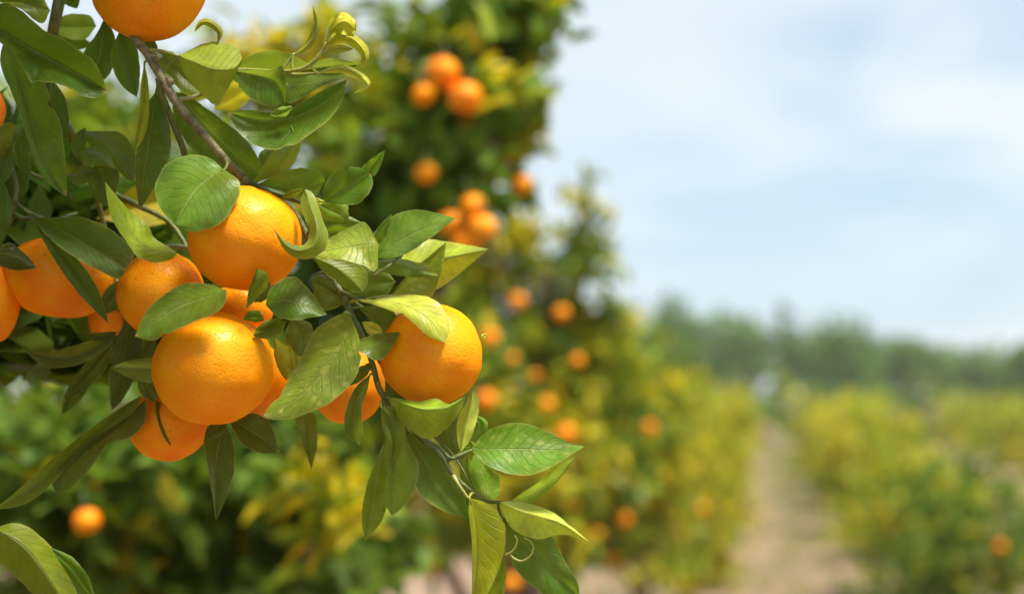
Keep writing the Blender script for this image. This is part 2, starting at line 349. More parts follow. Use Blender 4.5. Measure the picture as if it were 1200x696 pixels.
def wleaf(mid, hw, hw2=None, **kw):
    """leaf given by its midrib and half widths in photo pixels"""
    m = crom([p[:2] for p in mid], 9); t = np.gradient(m, axis=0); t /= np.linalg.norm(t, axis=1)[:, None]
    nrm = np.stack([t[:, 1], -t[:, 0]], 1); pr = np.array([.45, .8, 1, .95, .75, .48])
    idx = [1, 2, 3, 5, 6, 7]; hw2 = hw if hw2 is None else hw2
    A = [tuple(m[i]+nrm[i]*hw*p) for i, p in zip(idx, pr)]; B = [tuple(m[i]-nrm[i]*hw2*p) for i, p in zip(idx, pr)]
    return leaf(mid, A, B, **kw)
lb, ts, sh = lbranch, twig_stem, shoot_o
# --- upper left
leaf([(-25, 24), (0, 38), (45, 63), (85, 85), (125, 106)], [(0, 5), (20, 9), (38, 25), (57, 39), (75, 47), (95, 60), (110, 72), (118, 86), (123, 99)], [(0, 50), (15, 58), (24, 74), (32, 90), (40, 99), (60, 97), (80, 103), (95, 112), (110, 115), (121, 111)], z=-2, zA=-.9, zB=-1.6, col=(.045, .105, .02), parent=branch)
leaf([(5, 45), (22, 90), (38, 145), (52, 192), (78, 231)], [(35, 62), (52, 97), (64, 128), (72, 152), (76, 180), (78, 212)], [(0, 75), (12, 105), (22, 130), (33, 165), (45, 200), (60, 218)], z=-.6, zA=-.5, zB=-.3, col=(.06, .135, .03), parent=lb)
wleaf([(60, 92), (70, 125), (77, 165)], 9, z=2, col=DG, parent=lb)
leaf([(-5, 2), (25, 3), (59, 13)], [(20, -7), (45, -8)], [(22, 10), (48, 28)], z=1, zB=-.5, col=OL, mot=.5, parent=branch)
wleaf([(75, -10), (84, 4), (92, -6)], 8, z=4, col=DG, parent=lb)
leaf([(64, 32), (90, 31), (113, 31)], [(76, 18), (104, 18)], [(72, 43), (98, 47)], z=5, zB=-.6, col=(.20, .25, .09), mot=.1, parent=lb)
wleaf([(62, 40), (85, 50), (108, 52)], 9, z=5.5, col=MG, parent=lb)
leaf([(123, 20), (120, 50), (110, 95)], [(135, 45), (134, 75), (123, 93)], [(112, 42), (98, 60), (98, 82)], z=2.2, zA=.5, zB=-.4, col=DG, parent=branch)
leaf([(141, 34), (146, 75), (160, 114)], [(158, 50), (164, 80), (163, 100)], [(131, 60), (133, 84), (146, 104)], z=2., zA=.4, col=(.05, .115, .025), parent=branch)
wleaf([(163, 53), (174, 51), (185, 57)], 6, z=2, col=MG, parent=branch)
# --- yellow cup leaf and its neighbours right of the branch
leaf([(209, 66, 0), (225, 72, -.6), (245, 80, -1), (262, 82, -1), (276, 79, -.5), (284, 69, .4)], [(217, 88), (232, 106), (254, 124), (265, 108), (273, 94)], [(218, 61), (240, 51), (262, 50), (277, 55)], zA=.9, zB=2.2, col=(.26, .28, .02), mot=.25, parent=sh, rip=.05)
leaf([(190, 68), (212, 86), (240, 113)], [(205, 68), (226, 84)], [(197, 88), (216, 109)], z=2.2, zB=-.5, col=OL, parent=branch)
wleaf([(180, 66), (200, 74), (214, 96)], 12, z=3.2, col=(.11, .16, .04), parent=branch)
wleaf([(254, 52), (258, 39), (248, 28), (236, 27), (228, 38)], 4.5, z=.8, zA=.3, zB=.5, col=(.27, .24, .03), mot=.7, parent=sh, rip=0)
wleaf([(250, 128), (275, 112), (300, 96)], 16, z=16, col=(.62, .48, .02), mot=.1, parent=branch)
wleaf([(205, 112), (235, 108), (262, 100)], 10, z=14, col=(.55, .46, .03), parent=branch)
leaf([(280, 80), (305, 82), (335, 82), (363, 76)], [(292, 66), (318, 59), (343, 65)], [(302, 86), (328, 88), (350, 82)], z=1.8, zA=-.9, zB=.3, col=(.04, .085, .022), parent=sh)
leaf([(276, 84), (298, 88), (318, 95), (328, 108), (334, 123)], [(296, 82), (320, 82), (331, 78), (335, 100)], [(275, 95), (290, 113), (312, 124)], z=.2, zA=-.6, zB=-.4, col=(.075, .14, .025), mot=.35, parent=sh)
leaf([(333, 100), (360, 98), (390, 91), (414, 87)], [(335, 87), (360, 87), (390, 85)], [(336, 121), (352, 116), (378, 101), (397, 94)], z=.7, zA=.3, zB=-.5, col=(.075, .125, .035), parent=sh)
leaf([(348, 84), (375, 80), (427, 76)], [(365, 75), (385, 69), (406, 71)], [(368, 85), (392, 84), (412, 80)], z=2.2, zA=-.6, col=(.045, .09, .03), parent=sh)
leaf([(406, 94), (382, 119), (345, 137), (305, 141), (266, 132)], [(402, 115), (388, 138), (360, 160), (338, 174), (308, 174), (283, 159)], [(386, 102), (360, 116), (335, 131), (315, 132), (290, 129)], z=.8, zA=-1.7, zB=-.5, col=(.05, .105, .032), mot=.05, parent=sh)
leaf([(316, 134), (330, 133), (344, 126)], [(324, 128), (336, 124)], [(322, 140), (336, 136)], z=-.2, zB=-.2, col=LG, parent=sh)
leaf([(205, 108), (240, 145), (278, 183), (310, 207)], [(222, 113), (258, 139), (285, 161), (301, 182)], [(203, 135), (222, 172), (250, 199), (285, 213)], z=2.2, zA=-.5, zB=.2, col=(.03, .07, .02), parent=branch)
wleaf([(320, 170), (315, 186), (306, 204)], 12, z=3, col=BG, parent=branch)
leaf([(292, 217, .6), (308, 211, .2), (325, 196, -.3), (338, 179, -.6), (345, 161, -.4), (340, 147, .2)], [(303, 204), (317, 180), (334, 168), (343, 158)], [(320, 207), (342, 195), (352, 172), (350, 153)], zA=1.2, zB=.8, col=(.24, .28, .04), mot=.1, parent=branch)
leaf([(302, 216), (330, 220), (352, 223), (381, 213)], [(318, 208), (340, 199), (363, 197), (377, 203)], [(320, 222), (345, 228), (368, 230)], z=.8, zA=-.5, zB=-.3, col=(.10, .16, .035), mot=.1, parent=branch)
leaf([(380, 237), (400, 225), (420, 214), (434, 204)], [(379, 222), (390, 204), (405, 196), (422, 197)], [(400, 240), (418, 239), (432, 228), (437, 214)], z=.2, zA=-.3, zB=-.4, col=(.055, .12, .018), mot=.05, parent=ts)
leaf([(427, 207), (438, 193), (451, 176)], [(424, 197), (436, 186)], [(439, 206), (447, 192)], z=.6, zA=-.3, col=(.08, .16, .03), parent=ts)
leaf([(357, 222, -.6), (366, 245, -1.6), (372, 266, -2.4), (367, 287, -2.8), (351, 294, -3.1), (335, 287, -3.2), (320, 267, -3.2)], [(367, 227), (378, 255), (385, 278), (376, 297), (356, 304), (335, 295)], [(352, 238), (357, 257), (363, 272), (358, 285), (348, 288), (333, 281)], zA=.7, zB=.9, col=(.17, .22, .075), mot=.15, parent=ts, rip=.03)
wleaf([(366, 233), (374, 237), (381, 236)], 4, z=0, col=CR, parent=ts)
wleaf([(330, 232), (345, 226), (356, 222)], 5, z=0, col=YG, parent=ts)
leaf([(443, 285), (420, 288), (395, 292), (366, 297)], [(441, 317), (425, 311), (400, 304), (378, 304)], [(428, 261), (408, 268), (388, 278), (373, 288)], z=-1.6, zA=-.6, zB=.5, zt=-2.1, col=(.22, .27, .085), mot=.95, parent=ts, rip=.05)
leaf([(372, 240), (390, 246), (409, 259)], [(390, 235), (407, 240)], [(380, 256), (398, 260)], z=.6, col=(.12, .18, .03), mot=.6, parent=ts)
leaf([(370, 264), (398, 264), (426, 262)], [(385, 252), (407, 253)], [(385, 277), (407, 277)], z=1.4, zB=.4, col=MG, parent=ts)
leaf([(367, 301), (395, 316), (425, 342)], [(395, 300), (424, 311), (432, 328)], [(375, 314), (388, 327), (406, 338)], z=-.3, zA=.5, zB=.2, col=(.115, .15, .03), mot=.2, parent=ts)
leaf([(400, 345), (430, 332), (464, 330)], [(415, 318), (446, 314)], [(425, 348), (450, 347)], z=2, col=DG, parent=ts)
leaf([(438, 302), (465, 284), (495, 269), (534, 256)], [(441, 285), (453, 260), (472, 248), (492, 246), (513, 250)], [(455, 303), (475, 298), (495, 286), (515, 271)], z=-.6, zA=.7, zB=-.5, col=(.085, .155, .05), mot=.15, parent=ts)
leaf([(433, 288), (444, 272), (459, 251)], [(434, 279), (447, 262)], [(446, 285), (456, 268)], z=-.9, zB=.4, col=(.06, .12, .025), parent=ts)
leaf([(468, 306), (495, 309), (520, 303), (545, 298), (573, 292)], [(480, 290), (500, 281), (522, 283), (548, 287)], [(490, 331), (513, 338), (536, 323), (556, 306)], z=2.2, zA=1.4, zB=.7, zt=2.6, col=(.30, .34, .07), mot=.15, parent=ts)
leaf([(459, 346), (480, 331), (504, 312), (523, 284)], [(473, 327), (493, 309), (510, 294)], [(485, 350), (506, 347), (516, 322), (521, 300)], z=.6, zA=.2, zB=-.3, col=(.085, .13, .03), mot=.3, parent=ts)
leaf([(438, 307), (466, 309), (490, 316), (514, 323)], [(455, 302), (476, 304), (496, 311)], [(450, 319), (475, 324), (497, 326)], z=-.6, zA=.8, zB=-.1, col=(.09, .16, .025), parent=ts)
leaf([(418, 352, 0), (445, 352, -.9), (475, 358, -1.8), (502, 374, -2.4), (522, 402, -2.5)], [(445, 346), (480, 345), (507, 350), (521, 366), (527, 386)], [(440, 358), (462, 366), (482, 376), (502, 394)], zA=1.1, zB=-.35, col=(.42, .42, .15), mot=.35, parent=ts, rip=.04)
leaf([(469, 389), (450, 399), (432, 405), (411, 406)], [(459, 408), (450, 420), (438, 422), (425, 414)], [(455, 390), (440, 391), (424, 397)], z=-1.4, zA=-.5, zB=.5, col=(.09, .13, .035), mot=.1, parent=ts)
leaf([(420, 360), (445, 370), (473, 379)], [(440, 359), (460, 365)], [(440, 380), (462, 390)], z=.3, col=(.055, .10, .025), parent=ts)
leaf([(424, 377), (436, 384), (449, 389)], [(437, 377), (445, 382)], [(430, 390), (440, 394)], z=.3, col=CR, parent=ts)
leaf([(403, 367), (408, 386), (402, 402), (389, 424), (369, 448), (343, 471), (308, 488)], [(411, 372), (421, 395), (425, 412), (419, 436), (408, 453), (390, 470), (365, 482), (343, 490), (320, 492)], [(399, 368), (385, 375), (371, 385), (360, 405), (350, 425), (335, 450), (320, 470)], z=-1.2, zt=-3.2, zA=-.5, zB=.7, col=(.14, .20, .055), mot=.6, parent=ts, rip=.05)
leaf([(311, 357), (335, 352), (358, 358), (383, 369)], [(316, 340), (330, 328), (347, 325), (367, 345)], [(325, 371), (345, 375), (365, 372)], z=-2.2, zA=.6, zB=-.5, col=(.045, .105, .018), parent=ts)
leaf([(364, 328), (382, 340), (403, 350)], [(375, 323), (396, 335)], [(374, 362), (396, 360)], z=.8, col=BG, parent=ts)
leaf([(301, 314), (297, 335), (288, 362)], [(313, 321), (313, 336), (298, 353)], [(298, 322), (291, 342)], z=-2.6, zA=.9, zB=.2, col=(.10, .17, .025), parent=ts)
wleaf([(316, 330), (308, 343), (292, 352)], 9, z=-1.2, col=DG, parent=ts)
leaf([(266, 340), (236, 350), (205, 362), (158, 394)], [(263, 356), (250, 368), (228, 377), (205, 387), (180, 399)], [(245, 333), (215, 333), (192, 346), (172, 364)], z=-3.6, zA=-.5, zB=.7, zt=-3.3, col=(.085, .155, .045), mot=.2, parent=ts, rip=.05)
leaf([(263, 199), (245, 209), (225, 229), (205, 264)], [(281, 214), (278, 236), (260, 260), (237, 271), (220, 271)], [(245, 185), (218, 182), (193, 196), (182, 220), (189, 246)], z=-1.2, zt=-3.4, zA=-.3, zB=1.1, col=(.085, .17, .05), mot=.08, parent=branch, rip=.05, bulge=.25)
leaf([(208, 297), (190, 296), (168, 287), (148, 269), (136, 246), (123, 213)], [(200, 304), (182, 308), (163, 303), (147, 282), (132, 258), (126, 235)], [(195, 288), (180, 278), (172, 262), (152, 247), (137, 230)], z=-.6, zt=-1.5, zA=-.5, zB=1.1, col=(.24, .29, .03), mot=.2, parent=branch, rip=.05)
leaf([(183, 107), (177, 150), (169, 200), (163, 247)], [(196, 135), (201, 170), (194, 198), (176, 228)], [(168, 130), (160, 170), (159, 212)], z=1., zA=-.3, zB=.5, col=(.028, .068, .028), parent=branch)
leaf([(169, 74), (169, 110), (167, 140), (158, 176)], [(174, 100), (175, 138), (168, 163)], [(165, 100), (163, 130), (158, 160)], z=.8, zA=.2, zB=.4, col=(.26, .27, .03), parent=branch)
# --- the shaded middle left
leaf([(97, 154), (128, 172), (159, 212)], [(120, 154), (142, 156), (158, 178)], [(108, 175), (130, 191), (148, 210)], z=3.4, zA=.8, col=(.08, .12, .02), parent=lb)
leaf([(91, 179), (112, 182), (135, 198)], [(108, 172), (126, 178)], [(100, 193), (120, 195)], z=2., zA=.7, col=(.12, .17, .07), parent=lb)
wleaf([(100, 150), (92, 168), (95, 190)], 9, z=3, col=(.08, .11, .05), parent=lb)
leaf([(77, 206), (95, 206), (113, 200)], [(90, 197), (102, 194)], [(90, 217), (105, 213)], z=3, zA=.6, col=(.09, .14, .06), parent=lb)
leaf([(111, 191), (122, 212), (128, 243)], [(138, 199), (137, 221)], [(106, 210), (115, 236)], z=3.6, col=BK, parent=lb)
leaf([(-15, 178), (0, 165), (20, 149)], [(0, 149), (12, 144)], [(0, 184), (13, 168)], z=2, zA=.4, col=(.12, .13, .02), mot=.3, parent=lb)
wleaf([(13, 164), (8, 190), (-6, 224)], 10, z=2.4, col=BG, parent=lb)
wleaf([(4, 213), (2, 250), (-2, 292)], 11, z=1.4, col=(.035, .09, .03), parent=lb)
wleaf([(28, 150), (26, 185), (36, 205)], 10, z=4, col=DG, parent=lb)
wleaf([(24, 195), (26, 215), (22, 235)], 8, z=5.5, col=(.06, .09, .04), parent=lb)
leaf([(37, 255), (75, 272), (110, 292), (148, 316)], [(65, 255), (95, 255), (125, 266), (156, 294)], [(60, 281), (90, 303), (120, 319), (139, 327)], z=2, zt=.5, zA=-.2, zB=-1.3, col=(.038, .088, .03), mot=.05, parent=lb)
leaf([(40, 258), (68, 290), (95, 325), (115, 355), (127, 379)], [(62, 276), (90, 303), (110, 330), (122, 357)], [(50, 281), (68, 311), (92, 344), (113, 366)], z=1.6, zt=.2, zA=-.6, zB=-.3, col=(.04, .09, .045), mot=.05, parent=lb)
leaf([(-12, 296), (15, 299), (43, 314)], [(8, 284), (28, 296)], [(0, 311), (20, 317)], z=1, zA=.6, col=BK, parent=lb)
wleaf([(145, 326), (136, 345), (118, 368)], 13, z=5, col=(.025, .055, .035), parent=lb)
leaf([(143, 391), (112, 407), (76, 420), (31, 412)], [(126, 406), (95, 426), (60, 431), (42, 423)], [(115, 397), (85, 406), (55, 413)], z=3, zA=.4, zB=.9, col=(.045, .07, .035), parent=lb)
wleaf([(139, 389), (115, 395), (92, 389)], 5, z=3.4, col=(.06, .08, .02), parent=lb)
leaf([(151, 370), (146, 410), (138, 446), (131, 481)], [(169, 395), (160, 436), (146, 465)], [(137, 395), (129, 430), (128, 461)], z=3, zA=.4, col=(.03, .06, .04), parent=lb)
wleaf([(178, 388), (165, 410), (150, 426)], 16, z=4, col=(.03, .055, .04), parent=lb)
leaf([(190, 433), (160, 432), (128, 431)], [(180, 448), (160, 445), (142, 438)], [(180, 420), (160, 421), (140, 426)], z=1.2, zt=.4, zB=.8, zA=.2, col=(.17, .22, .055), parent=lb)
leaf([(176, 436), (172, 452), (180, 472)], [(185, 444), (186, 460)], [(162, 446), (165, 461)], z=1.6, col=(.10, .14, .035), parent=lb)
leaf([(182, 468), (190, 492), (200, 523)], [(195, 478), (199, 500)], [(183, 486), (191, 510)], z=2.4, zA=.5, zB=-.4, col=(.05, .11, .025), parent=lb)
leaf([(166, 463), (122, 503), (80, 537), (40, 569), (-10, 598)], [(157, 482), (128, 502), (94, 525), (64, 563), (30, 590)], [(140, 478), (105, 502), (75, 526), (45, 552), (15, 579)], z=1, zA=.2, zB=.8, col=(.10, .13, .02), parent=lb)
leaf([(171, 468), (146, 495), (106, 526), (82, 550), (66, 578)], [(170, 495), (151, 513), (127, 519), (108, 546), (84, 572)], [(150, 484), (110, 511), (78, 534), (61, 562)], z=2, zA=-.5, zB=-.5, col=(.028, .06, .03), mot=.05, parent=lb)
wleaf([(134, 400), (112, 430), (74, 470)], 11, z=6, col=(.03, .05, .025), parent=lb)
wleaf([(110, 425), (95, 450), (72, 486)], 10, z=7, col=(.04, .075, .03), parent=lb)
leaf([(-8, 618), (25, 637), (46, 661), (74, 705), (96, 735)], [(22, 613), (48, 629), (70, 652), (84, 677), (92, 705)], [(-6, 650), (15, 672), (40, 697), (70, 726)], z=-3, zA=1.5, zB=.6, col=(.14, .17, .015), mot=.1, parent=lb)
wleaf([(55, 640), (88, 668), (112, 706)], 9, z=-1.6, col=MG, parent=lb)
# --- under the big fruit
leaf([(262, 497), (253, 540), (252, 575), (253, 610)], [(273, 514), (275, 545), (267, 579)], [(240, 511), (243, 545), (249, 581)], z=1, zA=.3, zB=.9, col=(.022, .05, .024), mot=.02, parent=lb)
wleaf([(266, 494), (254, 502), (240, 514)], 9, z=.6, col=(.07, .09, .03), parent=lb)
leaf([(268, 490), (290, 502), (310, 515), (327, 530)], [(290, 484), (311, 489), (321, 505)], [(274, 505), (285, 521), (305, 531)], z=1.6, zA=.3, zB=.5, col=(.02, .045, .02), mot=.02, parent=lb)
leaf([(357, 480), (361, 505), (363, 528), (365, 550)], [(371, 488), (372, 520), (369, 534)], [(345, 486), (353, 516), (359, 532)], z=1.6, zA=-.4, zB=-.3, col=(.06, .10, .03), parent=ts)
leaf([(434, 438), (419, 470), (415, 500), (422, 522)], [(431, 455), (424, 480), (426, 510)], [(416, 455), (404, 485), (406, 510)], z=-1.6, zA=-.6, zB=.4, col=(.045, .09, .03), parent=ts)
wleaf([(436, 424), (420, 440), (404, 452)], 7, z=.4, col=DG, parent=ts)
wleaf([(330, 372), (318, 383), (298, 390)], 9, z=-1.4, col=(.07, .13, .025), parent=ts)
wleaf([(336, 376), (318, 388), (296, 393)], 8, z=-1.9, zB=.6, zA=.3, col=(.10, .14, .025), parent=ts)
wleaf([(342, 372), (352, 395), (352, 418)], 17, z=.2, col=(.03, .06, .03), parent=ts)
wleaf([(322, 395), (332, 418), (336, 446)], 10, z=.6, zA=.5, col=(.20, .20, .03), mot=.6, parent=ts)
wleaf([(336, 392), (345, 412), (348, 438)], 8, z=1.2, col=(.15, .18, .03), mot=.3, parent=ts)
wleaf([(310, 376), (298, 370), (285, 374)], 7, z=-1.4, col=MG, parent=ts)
# --- lower shoot
leaf([(454, 498), (444, 545), (437, 590), (428, 634)], [(457, 530), (456, 575), (448, 608)], [(449, 520), (435, 552), (426, 585), (424, 613)], z=-.8, zA=.1, zB=.5, col=(.14, .19, .05), mot=.1, parent=ts)
leaf([(450, 477), (463, 505), (464, 540), (461, 570), (459, 604)], [(470, 490), (478, 518), (490, 545), (486, 570), (472, 594)], [(452, 500), (458, 525), (453, 560), (451, 588)], z=-1.2, zA=.3, zB=-.4, col=(.13, .20, .06), mot=.1, parent=ts)
leaf([(446, 476), (462, 497), (463, 522), (452, 562)], [(464, 478), (474, 500), (471, 527), (458, 553)], [(448, 500), (456, 522), (454, 545)], z=-1.6, zA=.5, zB=.3, col=(.18, .23, .045), parent=ts)
leaf([(475, 503), (495, 535), (520, 570), (551, 608)], [(490, 511), (518, 535), (541, 570)], [(477, 530), (488, 573), (515, 596)], z=.6, zA=-.2, zB=-.9, col=(.045, .085, .04), mot=.05, parent=ts)
leaf([(454, 466, -.8), (475, 474, -2.3), (500, 480, -2.6), (523, 476, -2.3), (547, 463, -1)], [(463, 466), (490, 470), (512, 467), (526, 473)], [(466, 488), (485, 507), (502, 514), (520, 505), (537, 485)], zA=.9, zB=1., col=(.22, .28, .045), mot=.15, parent=ts, rip=.04)
leaf([(554, 457), (550, 480), (544, 505), (540, 530)], [(561, 468), (560, 488), (551, 515)], [(546, 471), (536, 492), (536, 515)], z=.8, zA=.4, zB=.4, col=(.44, .48, .24), mot=.1, parent=ts)
wleaf([(548, 515), (552, 525), (540, 530)], 6, z=1.2, col=LG, parent=ts)
leaf([(538, 490), (524, 505), (532, 537)], [(540, 505), (542, 522)], [(513, 505), (518, 526)], z=2.2, col=(.04, .075, .03), parent=ts)
wleaf([(556, 486), (564, 500), (556, 522)], 8, z=2.4, col=MG, parent=ts)
leaf([(552, 527), (580, 526), (610, 526), (650, 527), (685, 523)], [(560, 515), (575, 503), (595, 496), (620, 497), (645, 507), (666, 518)], [(565, 541), (581, 550), (605, 557), (626, 555), (650, 545), (670, 532)], z=0, zA=.5, zB=-1.1, col=(.075, .16, .018), mot=.5, parent=ts)
leaf([(597, 588), (625, 579), (648, 561), (674, 536)], [(612, 577), (632, 564), (652, 545)], [(620, 590), (641, 576), (660, 556)], z=.8, zA=.5, col=(.24, .30, .03), parent=ts)
leaf([(555, 532), (568, 560), (579, 586)], [(573, 546), (584, 556), (586, 575)], [(551, 550), (557, 573)], z=1.4, zA=.3, zB=-.3, col=(.11, .20, .02), mot=.75, parent=ts)
wleaf([(548, 532), (546, 553), (556, 580)], 8, z=1.8, col=(.08, .11, .03), parent=ts)
leaf([(550, 583), (557, 610), (559, 650), (557, 680), (552, 728)], [(572, 590), (588, 608), (593, 632), (584, 668), (566, 706)], [(549, 600), (553, 635), (553, 682)], z=-1, zA=-.4, zB=.7, col=(.40, .39, .05), mot=.25, parent=ts)
wleaf([(592, 652), (582, 680), (562, 712)], 9, z=.2, col=YG, parent=ts)
wleaf([(588, 668), (586, 690), (580, 715)], 6, z=1, col=YG, parent=ts)
leaf([(586, 588), (610, 599), (640, 607), (661, 615), (691, 635)], [(600, 587), (625, 591), (648, 600), (668, 615)], [(592, 608), (606, 624), (628, 632), (650, 627), (668, 627)], z=-.6, zt=-1.6, zA=1.2, zB=.5, col=(.50, .48, .16), mot=.1, parent=ts)
leaf([(588, 606), (618, 640), (645, 668), (679, 700)], [(618, 610), (645, 625), (661, 655), (677, 682)], [(590, 640), (605, 668), (632, 693), (655, 706)], z=.6, zA=-.3, zB=-.5, col=(.045, .105, .018), parent=ts)
wleaf([(563, 396), (567, 394), (571, 391)], 3, z=1.5, col=CR, parent=ts)
# --- curled young leaves at the top of the shoot
wleaf([(344, 65), (359, 55), (369, 40), (371, 22), (366, 7)], 5, z=.1, zA=.4, zB=.5, col=(.33, .28, .04), mot=.5, parent=sh, rip=.02)
leaf([(379, 60, -.4), (390, 36, -.7), (404, 26, -.8), (417, 37, -.2)], [(383, 32), (393, 18), (405, 15), (417, 26)], [(386, 47), (398, 41), (410, 42)], zA=.6, zB=.5, col=(.52, .44, .06), mot=.3, parent=sh, rip=.6)
wleaf([(381, 57), (395, 46), (411, 45), (424, 57), (428, 70), (417, 78)], 7, z=-.6, zA=.6, zB=.4, col=(.46, .40, .03), mot=.3, parent=sh, rip=.05)
wleaf([(378, 63), (394, 58), (414, 58)], 5, z=-.2, col=(.42, .36, .14), mot=.6, parent=sh, rip=.2)
wleaf([(372, 86), (396, 81), (412, 84), (426, 93), (430, 101), (414, 110)], 5.5, z=-.2, zA=.4, zB=.4, col=(.50, .44, .13), mot=.4, parent=sh, rip=.05)

# ------------------------------------------------------------------ fruit
def fruit_mesh(rx, rz, seed, nipple=0., nu=56, nv=40):
    V = []; 
    for i in range(nv+1):
        th = math.pi*i/nv
        for k in range(nu):
            ph = 2*math.pi*k/nu
            d = np.array([math.sin(th)*math.cos(ph), math.sin(th)*math.sin(ph), math.cos(th)])
            s = 1+.030*noise.noise(Vector(d*1.5)+Vector((seed*3.1, 0, 0)))+.012*noise.noise(Vector(d*4)+Vector((seed, 5, 0)))
            s *= 1-.10*math.exp(-(th/.22)**2)-.05*math.exp(-((math.pi-th)/.28)**2)+nipple*math.exp(-((math.pi-th)/.16)**2)
            s *= 1+.012*math.cos(10*ph+seed)*math.exp(-(th/.6)**2)
            V.append(d*s*[rx, rx, rz])
    F = [(i*nu+k, (i+1)*nu+k, (i+1)*nu+(k+1) % nu, i*nu+(k+1) % nu) for i in range(nv) for k in range(nu)]
    return np.array(V), F
def rot_to(axis):
    q = Vector((0, 0, 1)).rotation_difference(Vector(axis).normalized()); return np.array(q.to_matrix())
def fruit(c, rx, rz, axis, label, seed, col=(.88, .215, .004), group=None, small=False, stem_to=None, nipple=0.):
    R = rot_to(axis); v, f = fruit_mesh(rx, rz, seed, nipple, *((28, 20) if small else (72, 54)))
    o = mesh_obj('tangerine', v@R.T+c, f, M_RIND, None, c); o.color = (*col, 1)
    tag(o, label, 'fruit', group)
    mb = MB(); n = 20; vs = []                       # five lobed calyx
    for ring, (rr, h) in enumerate(((.0, .012), (.35, .006), (.75, -.004), (1., .0))):
        for k in range(n):
            w = 2*math.pi*k/n; r = rr*rx*.155*(1+(.28*math.cos(5*w) if ring == 3 else 0))
            vs.append([r*math.cos(w), r*math.sin(w), rz*(.905+h)+.0006])
    ff = [(i*n+k, i*n+(k+1) % n, (i+1)*n+(k+1) % n, (i+1)*n+k) for i in range(3) for k in range(n)]
    mb.add(np.array(vs)@R.T+c, [q[::-1] for q in ff])
    cal = mb.build('calyx', M_CALYX, o, c)
    top = np.array(c)+R@np.array([0, 0, rz*.90])
    st = MB(); a = np.array(axis, float)/np.linalg.norm(axis)
    end = top+a*.02+np.array([random.uniform(-.006, .006), .006, .006]) if stem_to is None else np.array(stem_to)
    st.tube([top, top+a*.006, end], [.0017, .0014, .0014] if not small else [.0018, .0016, .0015], 10, 8)
    st.build('stem', M_TWIG, o, c)
    return o
def near_twig(p):
    k = np.argmin(np.linalg.norm(TW-p, axis=1)); return TW[k]
FR = 'tangerines on the nearest branch'
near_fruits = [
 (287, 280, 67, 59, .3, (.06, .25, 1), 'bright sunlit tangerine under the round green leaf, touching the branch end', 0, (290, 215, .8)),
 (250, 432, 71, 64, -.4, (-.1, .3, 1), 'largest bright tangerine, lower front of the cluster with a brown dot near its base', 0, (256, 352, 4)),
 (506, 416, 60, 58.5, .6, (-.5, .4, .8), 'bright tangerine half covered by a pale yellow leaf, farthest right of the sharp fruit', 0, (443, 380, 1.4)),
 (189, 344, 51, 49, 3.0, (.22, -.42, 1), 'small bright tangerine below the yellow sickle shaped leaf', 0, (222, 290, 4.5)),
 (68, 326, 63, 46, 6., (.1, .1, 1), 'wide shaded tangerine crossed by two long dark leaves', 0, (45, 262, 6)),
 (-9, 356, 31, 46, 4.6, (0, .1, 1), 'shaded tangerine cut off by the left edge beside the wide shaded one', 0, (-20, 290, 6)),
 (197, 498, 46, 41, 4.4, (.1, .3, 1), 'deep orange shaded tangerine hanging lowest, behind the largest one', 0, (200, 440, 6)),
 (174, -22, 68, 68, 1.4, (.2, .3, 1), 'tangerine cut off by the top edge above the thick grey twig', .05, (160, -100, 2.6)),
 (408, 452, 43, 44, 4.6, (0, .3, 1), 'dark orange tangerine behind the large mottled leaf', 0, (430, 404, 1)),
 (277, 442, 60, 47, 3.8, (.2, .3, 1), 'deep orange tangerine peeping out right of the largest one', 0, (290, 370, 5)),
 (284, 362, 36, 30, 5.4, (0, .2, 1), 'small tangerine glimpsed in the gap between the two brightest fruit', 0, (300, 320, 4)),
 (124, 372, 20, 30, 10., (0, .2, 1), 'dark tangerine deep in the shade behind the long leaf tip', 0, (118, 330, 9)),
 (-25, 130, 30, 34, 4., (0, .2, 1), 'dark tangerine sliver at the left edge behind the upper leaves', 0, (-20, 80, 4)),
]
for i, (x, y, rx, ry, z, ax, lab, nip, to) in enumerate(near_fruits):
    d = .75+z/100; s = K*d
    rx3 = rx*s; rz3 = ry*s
    fruit(P(x, y, d), rx3, rz3*1.03, ax, lab, 3.7*i+1, col=(.90, (.175 if ('shade' in lab or 'deep' in lab or 'dark' in lab) else .245)+.015*math.sin(i*2.), .001), group=FR, stem_to=PZ(*to), nipple=nip)  # shaded fruit gets a deeper orange base, the shade put into its colour

# ------------------------------------------------------------------ foliage clouds
TEMPL = np.array([[0, 0, 0], [.30, -.42, .08], [.30, 0, -.02], [.30, .42, .08], [.68, -.38, .05], [.68, 0, -.04], [.68, .38, .05], [1, 0, -.10]])
TF = np.array([[0, 2, 1, 1], [0, 3, 2, 2], [1, 2, 5, 4], [2, 3, 6, 5], [4, 5, 7, 7], [5, 6, 7, 7]])
def pal(yel, n, hue=0., lo=.7, hi=1.35):
    t = rng.random(n); v = rng.uniform(lo, hi, n)[:, None]
    green = np.array([.060, .145, .008])+rng.random((n, 1))*np.array([.05, .065, .006])
    lg = np.array([.19, .27, .010]); ye = np.array([.66, .50, .008])
    c = np.where((t < yel*.55)[:, None], ye, np.where((t < yel*1.5)[:, None], lg+rng.random((n, 1))*np.array([.14, .11, .0]), green))
    return c*v
KEEP = []      # background fruit: (px, py, radius, distance) kept free of leaves in front
